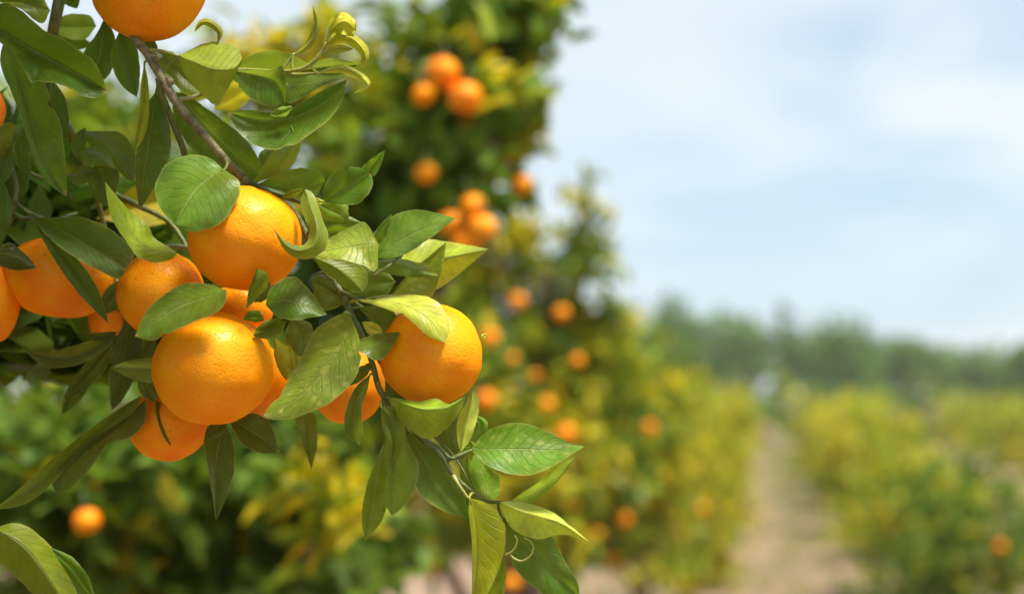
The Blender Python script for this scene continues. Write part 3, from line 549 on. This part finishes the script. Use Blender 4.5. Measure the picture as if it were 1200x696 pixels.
def cloud(lobes, leaf_len, aspect=.46, clump=9, prune=True, boost=1., near_mask=False, gapcut=-.30):
    """lobes: (centre xyz, radii xyz, n leaves, yellow). Leaves grow in sprays spread through each lobe."""
    VV, CC = [], []
    for (c, r, n, yel) in lobes:
        c = np.array(c, float); r = np.array(r, float); k = max(1, int(n/clump))
        dirs = rng.normal(size=(k, 3)); dirs /= np.linalg.norm(dirs, axis=1)[:, None]
        rad = rng.random(k)**.45*(1+.22*np.array([noise.noise(Vector(d*2.3)+Vector(c*3)) for d in dirs]))
        tips = dirs*rad[:, None]; cen = c+tips*r
        yc = np.clip(yel*(1+1.6*np.array([noise.noise(Vector(p/leaf_len*.3)+Vector((9, 0, 0))) for p in cen]))*(.55+.75*rad), 0, .95)
        gap = np.array([noise.noise(Vector(p/leaf_len*.16)+Vector((3, 7, 1))) for p in cen])
        for i in range(k):
            if gap[i] < gapcut: continue
            m = rng.integers(max(2, clump-4), clump+5)
            out = dirs[i]*.7+np.array([0, 0, .35])+rng.normal(size=3)*.25; out /= np.linalg.norm(out)
            t = rng.random(m)
            org = cen[i]+out*(t[:, None]-.6)*leaf_len*2.0+rng.normal(size=(m, 3))*leaf_len*.12
            dr = out*.55+rng.normal(size=(m, 3))*.75+np.array([0, 0, -.15]); dr /= np.linalg.norm(dr, axis=1)[:, None]
            up = np.array([0, 0, 1.])+rng.normal(size=(m, 3))*.55+dirs[i]*.25
            sd = np.cross(up, dr); sd /= np.linalg.norm(sd, axis=1)[:, None]+1e-9; nn = np.cross(dr, sd)
            L_ = leaf_len*rng.uniform(.6, 1.2, m)
            T = TEMPL[None]*np.array([1, aspect, 1.])
            v = org[:, None]+(T[..., 0:1]*dr[:, None]+T[..., 1:2]*sd[:, None]+T[..., 2:3]*nn[:, None])*L_[:, None, None]
            VV.append(v); CC.append(pal(yc[i], m)*boost)
    V = np.vstack(VV); Cc = np.vstack(CC)
    if prune and KEEP:
        x, y, d = proj(V[:, 5]); ok = np.ones(len(V), bool)
        for (fx, fy, fr, fd) in KEEP:
            ok &= ~((np.hypot(x-fx, y-fy) < fr*1.02) & (d < fd+.03))
        V, Cc = V[ok], Cc[ok]
    if near_mask:
        x, y, d = proj(V.reshape(-1, 3)); x, y, d = x.reshape(-1, 8), y.reshape(-1, 8), d.reshape(-1, 8)
        bad = (d > .05) & (d < 1.4) & (x > -12) & (y > -12) & (y < 720) & (x < 1250) & ((x > 345) | ((y < 205) & (x > 85)) | (y < 100) | (y > 455) | (d < .80))
        ok = ~bad.any(1); V, Cc = V[ok], Cc[ok]
    n = len(V); F = (TF[None]+np.arange(n)[:, None, None]*8).reshape(-1, 4)
    return V.reshape(-1, 3), F, np.repeat(np.c_[Cc, np.ones(n)], 8, axis=0)
def split_faces(F):
    return [tuple(f[:3]) if f[2] == f[3] else tuple(f) for f in F.tolist()]
def foliage(name, lobes, parent, loc, mat=None, **kw):
    V, F, T = cloud(lobes, **kw)
    return mesh_obj(name, V, split_faces(F), mat or M_FOL, parent, loc, smooth=False, tint=T)
def pl(px_, py, D, rx, ry, rd, n, yel):       # a lobe given where it stands in the view
    return (P(px_, py, D), (rx*K*D, rd, ry*K*D), n, yel)
def trunk_mesh(base, lobes, r0, h0):
    mb = MB(); base = np.array(base, float); top = base+[random.uniform(-.03, .03), random.uniform(-.03, .03), h0]
    mb.tube([base-[0, 0, .02], base+[0.01, 0, h0*.5], top], [r0*1.25, r0, r0*.85], 12)
    for (c, r, n, y) in lobes:
        c = np.array(c); m = (top+c)/2+np.array([0, 0, -.06*np.linalg.norm(c-top)])
        mb.tube([top-[0, 0, .03], m, c], [r0*.5, r0*.28, r0*.10], 12, 7)
        for _ in range(3):
            e = c+np.array(r)*rng.uniform(-.7, .7, 3); mb.tube([m*.3+c*.7, (c+e)/2+[0, 0, .01], e], [r0*.12, r0*.08, r0*.04], 8, 5)
    return mb
def tree(label, base, lobes, leaf_len, r0=.035, h0=.4, group='tangerine trees in the rows', mat=None, name='tangerine_tree', cat='tree', **kw):
    e = empty(name, base); tag(e, label, cat, group)
    trunk_mesh(base, lobes, r0, h0).build('trunk', M_BARK, e, base)
    foliage('crown', lobes, e, base, mat, leaf_len=leaf_len, **kw)
    return e
def ground_under(px_, D):
    p = P(px_, 348, D); return np.array([p[0], p[1], 0.])

# background fruit first, so the crowns can leave them uncovered
bg_fruits = [
 # px, py, r px, distance, label
 (519, 86, 22, 2.12, 'upper blurred tangerine of the three high in the second tree'),
 (545, 114, 23, 2.10, 'largest blurred tangerine of the three high in the second tree'),
 (496, 112, 14, 2.16, 'small left tangerine of the three high in the second tree'),
 (545, 146, 10, 2.32, 'dim brownish orange tangerine just below the high cluster of three'),
 (499, 203, 13, 2.16, 'lone deep orange tangerine midway up the second tree'),
 (612, 217, 11, 2.30, 'lone tangerine at the outer right edge of the second tree against the sky'),
 (554, 241, 16, 2.12, 'top tangerine of the cluster above the pale pointed leaf'),
 (565, 267, 19, 2.10, 'right tangerine of the cluster above the pale pointed leaf'),
 (529, 262, 18, 2.14, 'left tangerine of the cluster, touching the dark leaf tip'),
 (546, 288, 18, 2.12, 'lowest tangerine of the cluster, half hidden by the pale pointed leaf'),
 (102, 610, 17, 1.80, 'larger blurred tangerine at lower left, crescent lit beside a leaf'),
 (107, 573, 8, 2.0, 'small blurred tangerine just above the crescent lit one at lower left'),
 (658, 367, 12, 3.95, 'round tangerine below the sky gap in the third tree'),
 (607, 353, 12, 3.9, 'deep orange tangerine right of the sharp fruit pale leaf, third tree'),
 (574, 396, 13, 3.8, 'reddish orange tangerine beside the right edge of the sharp fruit'),
 (570, 469, 17, 3.6, 'large blurred tangerine under the right side of the sharp fruit'),
 (641, 474, 12, 3.85, 'tangerine in open leaves halfway between the sharp fruit and the yellow hedge'),
 (677, 423, 10, 4.0, 'small tangerine on the right flank of the third tree'),
 (627, 440, 9, 4.0, 'faint tangerine deep among leaves of the third tree'),
 (664, 508, 14, 3.8, 'tangerine just above the tip of the broad green leaf'),
 (613, 545, 15, 3.7, 'tangerine half hidden under the broad green leaf'),
 (600, 682, 14, 3.7, 'tangerine at the bottom edge below the yellow drooping leaf'),
 (505, 664, 9, 4.0, 'dull red tangerine low in the shade left of the yellow drooping leaf'),
 (732, 608, 12, 4.3, 'bright tangerine low at the front of the third tree'),
 (713, 580, 9, 4.4, 'dim tangerine just above the bright low one'),
 (795, 625, 9, 6.3, 'tangerine low in the fourth tree beside the yellow leaves'),
 (767, 626, 9, 6.0, 'dim tangerine low in the fourth tree, left of its neighbour'),
 (762, 501, 10, 5.5, 'tangerine on the shoulder of the fourth tree'),
 (811, 546, 9, 7.0, 'tangerine in the shadow before the yellow hedge'),
 (719, 652, 9, 4.4, 'lowest dim tangerine of the third tree above the soil'),
 (822, 596, 8, 7.3, 'orange tangerine among yellow leaves at the foot of the hedge'),
 (683, 540, 9, 4.1, 'faint tangerine behind the tip of the broad green leaf'),
 (600, 420, 9, 4.05, 'faint small tangerine right of the sharp fruit, lower of two dim ones'),
 (652, 556, 9, 4.0, 'faint tangerine just right of the yellow green curled leaf'),
 (702, 625, 8, 4.2, 'faint tangerine low down, left of the bright low one'),
 (745, 542, 8, 5.6, 'faint tangerine in the middle of the fourth tree'),
 (642, 612, 8, 4.1, 'faint tangerine right of the pale drooping leaf tip'),
 (783, 585, 8, 5.8, 'faint tangerine in yellow leaves of the fourth tree'),
 (672, 592, 9, 4.05, 'faint tangerine above the pale leaf tip in the third tree'),
 (722, 470, 8, 5.9, 'faint tangerine high on the left side of the fourth tree'),
 (700, 500, 9, 4.1, 'faint tangerine on the right flank of the third tree at mid height'),
 (1112, 676, 6, 6.7, 'orange red tangerine half buried low in the right hand bush'),
 (1172, 640, 8, 6.5, 'dim tangerine in the dark right hand bush near the frame edge'),
]
for i, (x, y, r, D, lab) in enumerate(bg_fruits):
    dim = any(k in lab for k in ('dim', 'dull', 'faint', 'deep', 'half', 'red', 'lowest', 'small blurred', 'low '))
    KEEP.append((x-(10 if i == 10 else 0), y, r*(.25 if dim else .5 if i == 10 else .85), D))
for i, (x, y, r, D, lab) in enumerate(bg_fruits):
    g = random.uniform(.15, .22) if 'red' not in lab and 'dim' not in lab else .11
    rr = max(.019, min(.037, r*K*D))*(.9 if i < 12 else random.uniform(.68, .88))
    fruit(P(x, y, D), rr, rr*.9, (random.uniform(-.3, .3), random.uniform(-.2, .4), 1), lab, i*1.7, col=(.86, g, .002), group='tangerines on the trees behind', small=True)

# near tree: the rest of its crown, left of the frame and in the shade behind the fruit; unseen lobes added to block sun and sky
NLOB = [((-.40, .42, 1.80), (.22, .2, .1), 420, .06), ((-.55, .45, 1.56), (.14, .22, .16), 340, .06), ((-.50, .62, 1.2), (.12, .2, .2), 260, .05), ((-.72, .22, 1.38), (.26, .3, .45), 800, .08), ((-.22, .74, 1.80), (.14, .18, .08), 380, .06), ((-.42, .70, 1.72), (.16, .22, .14), 420, .06), ((-.36, .86, 1.40), (.10, .12, .22), 300, .04), pl(40, 300, .96, 95, 95, .06, 220, .02), pl(110, 400, .93, 75, 45, .05, 130, .0), pl(40, 385, .95, 80, 45, .06, 150, .0), pl(340, 330, .86, 60, 45, .02, 44, .03), pl(250, 300, .90, 60, 45, .03, 60, .03), pl(60, 225, .94, 55, 50, .05, 110, .03),
        (NT+[-.1, -.05, 1.25], (.34, .36, .38), 900, .12), (NT+[.12, .02, 1.02], (.22, .3, .26), 420, .05), (NT+[-.25, .1, .75], (.35, .35, .3), 500, .08), (NT+[.2, .1, 1.62], (.3, .26, .16), 300, .15)]
foliage('crown', NLOB, near, NT, leaf_len=.065, near_mask=True, gapcut=-2)

# ------------------------------------------------------------------ the left row
A = [pl(420, 250, 2.45, 120, 120, .28, 900, .16), pl(230, 290, 2.5, 180, 140, .35, 1300, .12), pl(535, 60, 2.4, 70, 70, .18, 300, .2), pl(520, 190, 2.42, 80, 95, .22, 800, .10), pl(570, 20, 2.4, 55, 45, .16, 160, .1), pl(632, 12, 2.4, 40, 26, .08, 90, .12), pl(600, 70, 2.4, 26, 60, .1, 60, .25), pl(560, 110, 2.35, 95, 120, .2, 150, .35), pl(630, 30, 2.4, 60, 36, .1, 50, .3),
     pl(350, 90, 2.6, 100, 44, .18, 420, .75), pl(450, 100, 2.6, 50, 55, .15, 160, .4), pl(110, 170, 2.5, 130, 90, .3, 450, .2), pl(60, 540, 2.15, 190, 130, .28, 1200, .03), pl(270, 540, 2.2, 170, 130, .28, 1300, .045), pl(420, 440, 2.45, 130, 120, .25, 800, .12), pl(375, 600, 2.0, 60, 50, .10, 64, .9), pl(60, 680, 2.2, 250, 80, .25, 700, .08), pl(330, 690, 2.3, 130, 60, .25, 420, .1), pl(360, 665, 2.2, 110, 48, .2, 420, .06), pl(150, 660, 2.2, 150, 60, .2, 500, .04)]
tree('second tree of the left row, dense dark green crown reaching above the picture top', ground_under(235, 2.5), A, .072, .05, .5)
B = [pl(545, 430, 4.4, 130, 120, .35, 2000, .35), pl(650, 360, 4.3, 62, 75, .22, 620, .4), pl(688, 222, 4.3, 20, 40, .06, 34, .4), pl(690, 290, 4.3, 34, 46, .10, 120, .4), pl(645, 320, 4.3, 42, 40, .10, 130, .45), pl(600, 545, 4.2, 135, 88, .32, 1900, .5), pl(690, 460, 4.3, 78, 90, .28, 1200, .55), pl(700, 570, 4.3, 70, 75, .25, 950, .7), pl(480, 550, 4.5, 110, 90, .3, 700, .12), pl(500, 630, 4.5, 80, 36, .22, 620, .12), pl(610, 618, 4.2, 140, 52, .3, 1000, .4), pl(650, 645, 4.25, 90, 22, .22, 380, .4), pl(520, 648, 4.4, 90, 18, .22, 260, .2), pl(530, 340, 4.5, 80, 70, .25, 1100, .45), pl(600, 310, 4.45, 60, 55, .15, 480, .5), pl(560, 270, 4.5, 60, 50, .15, 300, .4)]
tree('third tree of the left row, with a thin leafy spire rising into the sky', ground_under(575, 4.4), B, .072, .045, .5)
Cc = [pl(752, 460, 6.1, 52, 70, .3, 620, .25), pl(735, 400, 6.2, 34, 36, .18, 150, .2), pl(748, 575, 5.9, 70, 98, .38, 1300, .8), pl(690, 600, 5.9, 60, 66, .3, 500, .6), pl(745, 652, 5.8, 74, 26, .3, 480, .6), pl(740, 520, 5.8, 60, 60, .25, 350, .5), pl(775, 520, 6., 45, 80, .3, 500, .6)]
tree('fourth tree of the left row, green above and yellowing below', ground_under(745, 6.1), Cc, .075, .045, .4)
Dd = [pl(800, 475, 8.2, 40, 52, .35, 520, .22), pl(790, 425, 8.3, 24, 32, .2, 120, .2), pl(808, 585, 7.9, 52, 92, .38, 950, .85), pl(806, 660, 7.8, 52, 30, .35, 420, .8)]
tree('fifth tree of the left row, dark top standing before the bright yellow trees', ground_under(800, 8.1), Dd, .08, .045, .35)
E = [pl(838, 520, 10, 34, 65, .4, 700, 1.), pl(836, 625, 9.3, 42, 74, .38, 900, 1.1), pl(834, 675, 9.2, 36, 22, .35, 320, 1.)]
tree('bright yellow leaved tree at the near end of the left hedge, touching the track', ground_under(838, 9.8), E, .085, .04, .25)
Fl = [pl(862, 500, 12.3, 27, 50, .45, 600, 1.), pl(864, 570, 11.9, 26, 56, .38, 560, 1.1)]
tree('yellow leaved tree next behind the bright near one in the left hedge', ground_under(862, 12.1), Fl, .09, .04, .25)
far_left = [(14.5, 'mid hedge yellow tree on the left of the track, third from the near end'), (16.9, 'yellow tree on the left of the track, fourth from the near hedge end'), (19.5, 'orange tinted yellow tree far along the left of the track'), (23., 'small blurred tree near the far end of the left hedge'), (27., 'farthest visible yellow green tree of the left hedge')]
for D, lab in far_left:
    al = D/math.cos(GA); x, y = row_xy(-1.0, al); b = np.array([x, y, 0.])
    lo = [(b+[.1, 0, .95], (.55, .6, .48), 460, 1.), (b+[.15, .1, .45], (.55, .6, .46), 380, 1.)]
    tree(lab, b, lo, .12, .04, .2)
# a second row behind, seen through the gaps
for D, lat, lab in ((7.5, -3.9, 'low tree glimpsed beneath the third tree, nearest of the row behind'), (10.2, -3.8, 'tree of the row behind, second from the left'), (13., -3.8, 'tree of the row behind, third from the left')):
    x, y = row_xy(lat, D); b = np.array([x, y, 0.])
    tree(lab, b, [(b+[0, 0, 1.15], (.65, .65, .55), 420, .25)], .12, .04, .5)

# ------------------------------------------------------------------ the right rows
def bush(lat, al, h, rad, n, yel, lab, ll, lo=.04):
    x, y = row_xy(lat, al); b = np.array([x, y, 0.]); mid = (h+lo)/2; rz = (h-lo)/2
    lobes = [(b+[random.uniform(-.06, .06), 0, mid+rz*.25], (rad*.9, rad, rz*.78), n, yel), (b+[random.uniform(-.1, .1), .05, mid-rz*.4], (rad, rad, rz*.6), int(n*.6), yel*.8)]
    tree(lab, b, lobes, ll, .035, lo+.2)
bush(.93, 7.4, .98, .62, 1800, .14, 'dark green bush at the right edge beside the track', .08)
bush(.88, 9.0, 1.0, .58, 1400, .5, 'yellow green bush behind the dark one on the right of the track', .085)
bush(.86, 11., .66, .5, 700, .8, 'lowest rounded bush right of the track, before the soil gap', .095)
bush(.87, 13.2, 1.12, .58, 1500, .75, 'rounded yellow green bush right of the track, beyond the soil gap', .1)
bush(.94, 15.3, 1.15, .64, 1300, .85, 'yellow bush right of the track, second beyond the soil gap', .11)
for al, lab in ((17.6, 'blurred yellow green bush midway along the right of the track'), (20.2, 'blurred bush right of the track just past the middle'), (23.2, 'small blurred bush toward the far end of the track on the right'), (26.6, 'farthest blurred bush where the right hedge meets the track end')):
    bush(.95, al, 1.16, .68, 1000, .8, lab, .13)
for lat, al, lab in ((3.75, 15.2, 'olive bush of the second right row at the frame edge'), (3.75, 18., 'bush of the second right row, just left of the frame edge one'), (3.8, 21.4, 'bush of the second right row behind the soil gap'), (3.8, 25., 'bush of the second right row, far behind the soil gap'), (3.8, 29., 'farthest bush of the second right row'), (6.3, 24., 'pale bush of the third right row at the frame edge'), (6.3, 28.5, 'pale bush of the third right row, second from the frame edge'), (6.3, 33., 'pale bush of the third right row, far off')):
    bush(lat, al, 1.14+.05*math.sin(al), .9, 1200, .65, lab, .14)

for lat, al, h, lab in ((1.5, 5.2, 1.5, 'unseen tree added to block low sky, right of the track just outside the frame'), (1.5, 3.2, 1.9, 'unseen tree added to block low sky, right of the track level with the second left tree'), (1.5, 1.2, 2., 'unseen tree added to block low sky, right of the track beside the camera'), (1.5, -.9, 2., 'unseen tree added to block low sky, right of the track just behind the camera'), (-1.15, -1.4, 2., 'unseen tree added to block low sky, left of the track just behind the camera'), (-1.15, -3.4, 2., 'unseen tree added to block low sky, left of the track farther behind the camera'), (1.4, -3., 2., 'unseen tree added to block low sky, right of the track farther behind the camera')):
    bush(lat, al, h, .66, 1500, .2, lab, .09)  # unseen trees, added to cut low sky light and darken the fruit undersides
# ------------------------------------------------------------------ wood at the end of the orchard
def far_tree(i, x, ytop, wid, D, lab, conifer=False):
    top = 1.3+(455-ytop+(20 if x < 860 else 24))*K*D; b = ground_under(x, D); r = wid*K*D
    if conifer: lo = [(b+[random.uniform(-.3, .3), 0, top*f], (r*(1.5-f*1.1), r*(1.5-f*1.1), top*.15), int(230-120*f), .02) for f in (.3, .45, .6, .75, .88)]
    else: lo = [(b+[random.uniform(-.2, .2)*r, 0, top*.66], (r, r*1.1, top*.34), 1100, .03), (b+[random.uniform(-.5, .5)*r, -.2*r, top*.42], (r*.95, r, top*.3), 700, .03)]
    for k in range(3 if not conifer else 0):
        w = random.uniform(-1, 1); lo.append((b+[w*r*.8, 0, top*(.7-.15*abs(w))], (r*.5, r*.5, top*.2), 340, .04))
    e = empty('broadleaf_tree' if not conifer else 'conifer_tree', b); tag(e, lab, 'tree', 'trees of the distant wood')
    trunk_mesh(b, lo[:2], .16, top*.3).build('trunk', M_BARK, e, b)
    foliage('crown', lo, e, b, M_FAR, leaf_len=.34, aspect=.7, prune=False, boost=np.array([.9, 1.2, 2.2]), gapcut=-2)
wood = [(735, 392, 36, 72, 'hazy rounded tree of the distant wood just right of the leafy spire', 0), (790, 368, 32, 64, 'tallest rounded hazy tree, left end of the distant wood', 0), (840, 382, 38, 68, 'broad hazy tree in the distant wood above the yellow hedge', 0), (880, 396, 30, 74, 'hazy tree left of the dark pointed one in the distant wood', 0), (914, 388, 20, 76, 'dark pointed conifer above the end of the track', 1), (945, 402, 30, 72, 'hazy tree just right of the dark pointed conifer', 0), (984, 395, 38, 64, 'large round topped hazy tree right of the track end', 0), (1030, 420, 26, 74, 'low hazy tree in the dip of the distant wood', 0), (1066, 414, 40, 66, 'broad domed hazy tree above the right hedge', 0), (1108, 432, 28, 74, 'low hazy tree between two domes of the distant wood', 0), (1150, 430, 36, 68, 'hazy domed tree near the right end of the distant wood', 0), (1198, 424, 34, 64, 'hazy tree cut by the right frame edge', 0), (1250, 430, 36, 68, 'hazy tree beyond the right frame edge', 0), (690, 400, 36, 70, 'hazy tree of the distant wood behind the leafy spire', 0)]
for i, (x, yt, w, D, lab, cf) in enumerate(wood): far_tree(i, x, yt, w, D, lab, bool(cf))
lo = []
for k in range(40):
    x = -6+k*1.9; lo.append(((x+2, 60+random.uniform(-3, 3), random.uniform(.7, 1.1)), (1.6, 1.5, 1.0), 110, .06))
for k in range(16): lo.append(((-6+k*1.6, 35.5+random.uniform(-1, 1)+.0*k, random.uniform(.55, .75)), (1.3, 1., .85), 330, .12))
o = foliage('undergrowth', lo, None, (30, 60, 0), M_FAR, leaf_len=.3, aspect=.7, prune=False, gapcut=-2); tag(o, 'hazy dark undergrowth filling the foot of the distant wood', 'undergrowth', None, 'stuff')

# ------------------------------------------------------------------ ground, track, grass
def sheet(name, pts, z, mat):
    o = mesh_obj(name, [(x, y, z) for x, y in pts], [tuple(range(len(pts)))], mat, smooth=False); o['kind'] = 'structure'; return o
g = sheet('ground', [(-260, -200), (260, -200), (260, 300), (-260, 300)], 0, M_SOIL)
def track_material():
    m, nt, out = newmat('track_soil'); tc = N(nt, 'ShaderNodeTexCoord')
    n1 = N(nt, 'ShaderNodeTexNoise', Scale=2.2, Detail=6.); L(nt, tc.outputs['Object'], n1.inputs['Vector'])
    n2 = N(nt, 'ShaderNodeTexNoise', Scale=30., Detail=5.); L(nt, tc.outputs['Object'], n2.inputs['Vector'])
    c = mixc(nt, maprange(nt, n1.outputs[0], .35, .65), (.27, .165, .11), (.21, .135, .09)); c = mixc(nt, maprange(nt, n2.outputs[0], .5, .7), c, (.37, .27, .19))
    b = N(nt, 'ShaderNodeBsdfPrincipled', Roughness=.95); L(nt, c, b.inputs['Base Color'])
    bp = N(nt, 'ShaderNodeBump', Strength=.7, Distance=.02); L(nt, n2.outputs[0], bp.inputs['Height']); L(nt, bp.outputs[0], b.inputs['Normal'])
    L(nt, b.outputs[0], out.inputs[0]); return m
tp = []
for al in np.linspace(-6, 34, 60): tp.append(row_xy(-.42+.06*noise.noise((al*.6, 0, 0)), al))
for al in np.linspace(34, -6, 60): tp.append(row_xy(.66+.06*noise.noise((al*.6, 4, 0)), al))
sheet('track', tp, .004, track_material())
def grass(lat_f, als, n, hgt, name, lab):
    VV = []; 
    al = rng.uniform(*als, n); lat = lat_f(al, n); x = lat*math.cos(GA)+al*math.sin(GA); y = al*math.cos(GA)-lat*math.sin(GA)
    h = hgt*rng.uniform(.4, 1.2, n); w = rng.uniform(.004, .009, n); a = rng.uniform(0, 6.28, n); le = rng.normal(size=(n, 2))*.5*h[:, None]
    b0 = np.stack([x-np.cos(a)*w, y-np.sin(a)*w, np.full(n, .004)], 1); b1_ = np.stack([x+np.cos(a)*w, y+np.sin(a)*w, np.full(n, .004)], 1); t = np.stack([x+le[:, 0], y+le[:, 1], h+.004], 1)
    V = np.stack([b0, b1_, t], 1).reshape(-1, 3); F = np.arange(3*n).reshape(n, 3)
    c = np.array([.13, .20, .03])+rng.random((n, 1))*np.array([.12, .09, .03])
    o = mesh_obj(name, V, F, M_GRASS, None, (0, 0, 0), smooth=False, tint=np.repeat(np.c_[c, np.ones(n)], 3, axis=0)); tag(o, lab, 'grass', None, 'stuff')
grass(lambda al, n: .10+.12*np.sin(al*1.7)+rng.normal(size=n)*.22, (4, 33), 6500, .055, 'grass', 'short pale grass down the middle of the dirt track')
grass(lambda al, n: np.where(rng.random(n) < .5, -1., 1.1)+rng.normal(size=n)*.5, (3, 40), 16000, .08, 'weeds', 'thin weeds on the soil under the tree rows')

n = 2600; al = rng.uniform(2, 36, n); lat = np.where(rng.random(n) < .8, np.where(rng.random(n) < .5, -.75, .95)+rng.normal(size=n)*.4, rng.uniform(-.6, .8, n))
x, y = row_xy(lat, al); a = rng.uniform(0, 6.28, n); l_ = rng.uniform(.02, .045, n); V = []
for k in range(n):
    c, s_ = math.cos(a[k]), math.sin(a[k]); z = .012; w_ = .4
    for q, hgt in (((-1, 0), .0), ((0, -w_), .012), ((1, 0), .004), ((0, w_), .012)): V.append((x[k]+l_[k]*(q[0]*c-q[1]*s_), y[k]+l_[k]*(q[0]*s_+q[1]*c), z+hgt*random.random()))
t_ = np.array([.22, .14, .05])+rng.random((n, 1))*np.array([.25, .18, .02])
o = mesh_obj('fallen_leaves', V, np.arange(4*n).reshape(n, 4), M_GRASS, None, (0, 0, 0), smooth=False, tint=np.repeat(np.c_[t_, np.ones(n)], 4, axis=0)); tag(o, 'dry fallen leaves scattered over the soil and track', 'fallen leaves', None, 'stuff')
# ------------------------------------------------------------------ air
HZ = MB(); a, b_, z0, z1 = 262., -204., -1., 9.5
v = [(-a, b_, z0), (a, b_, z0), (a, 304, z0), (-a, 304, z0), (-a, b_, z1), (a, b_, z1), (a, 304, z1), (-a, 304, z1)]
HZ.add(v, [(0, 3, 2, 1), (4, 5, 6, 7), (0, 1, 5, 4), (1, 2, 6, 5), (2, 3, 7, 6), (3, 0, 4, 7)])
m, nt, out = newmat('haze_air'); pv = N(nt, 'ShaderNodeVolumePrincipled', Density=.0010); pv.inputs['Color'].default_value = (.88, .94, 1, 1); pv.inputs['Anisotropy'].default_value = .2
L(nt, pv.outputs[0], out.inputs['Volume'])
hz = HZ.build('haze', m); tag(hz, 'thin bluish haze in the air over the orchard', 'haze', None, 'stuff')

# ------------------------------------------------------------------ light
SUN = np.array([.30, -.20, .93]); SUN /= np.linalg.norm(SUN)
el = math.asin(SUN[2]); az = math.atan2(SUN[0], SUN[1])
sl = bpy.data.lights.new('sun', 'SUN'); sl.energy = 5.; sl.angle = math.radians(15); sl.color = (1, .94, .82)
so = bpy.data.objects.new('sun', sl); COL.objects.link(so); so.rotation_euler = Vector(SUN).to_track_quat('Z', 'Y').to_euler()
w = bpy.data.worlds.new('World'); S.world = w; w.use_nodes = True; nt = w.node_tree; nt.nodes.clear()
out = nt.nodes.new('ShaderNodeOutputWorld'); bg = nt.nodes.new('ShaderNodeBackground'); bg.inputs[1].default_value = .1
sky = nt.nodes.new('ShaderNodeTexSky'); sky.sky_type = 'NISHITA'; sky.sun_disc = False; sky.sun_elevation = el; sky.sun_rotation = az; sky.air_density = 1.; sky.dust_density = 1.5
tc = nt.nodes.new('ShaderNodeTexCoord'); mp = nt.nodes.new('ShaderNodeMapping'); mp.inputs['Scale'].default_value = (1, 1, 3.2); mp.inputs['Rotation'].default_value = (0, .35, .2)
L(nt, tc.outputs['Generated'], mp.inputs[0])
cn = N(nt, 'ShaderNodeTexNoise', Scale=2.3, Detail=6., Roughness=.45); cn.inputs['Distortion'].default_value = .4; L(nt, mp.outputs[0], cn.inputs['Vector'])
sz = N(nt, 'ShaderNodeSeparateXYZ'); L(nt, tc.outputs['Generated'], sz.inputs[0])
f = math_(nt, 'ADD', maprange(nt, sz.outputs[2], .08, .40, .95, .48), math_(nt, 'MULTIPLY', math_(nt, 'SUBTRACT', cn.outputs[0], .5), .9), clamp=True)
cl = mixc(nt, maprange(nt, cn.outputs[0], .33, .56), (3.8, 5.0, 5.9), (5.6, 6.2, 6.55))
L(nt, mixc(nt, f, sky.outputs[0], cl), bg.inputs[0]); L(nt, bg.outputs[0], out.inputs[0])

# ------------------------------------------------------------------ render look
S.view_settings.view_transform = 'Standard'; S.view_settings.look = 'None'; S.view_settings.gamma = 1; S.view_settings.exposure = .7
S.view_settings.use_curve_mapping = False
S.render.engine = 'CYCLES'; S.cycles.use_denoising = True; S.cycles.max_bounces = 8; S.cycles.transmission_bounces = 6; S.cycles.transparent_max_bounces = 8; S.cycles.volume_bounces = 1
S.cycles.sample_clamp_indirect = 8
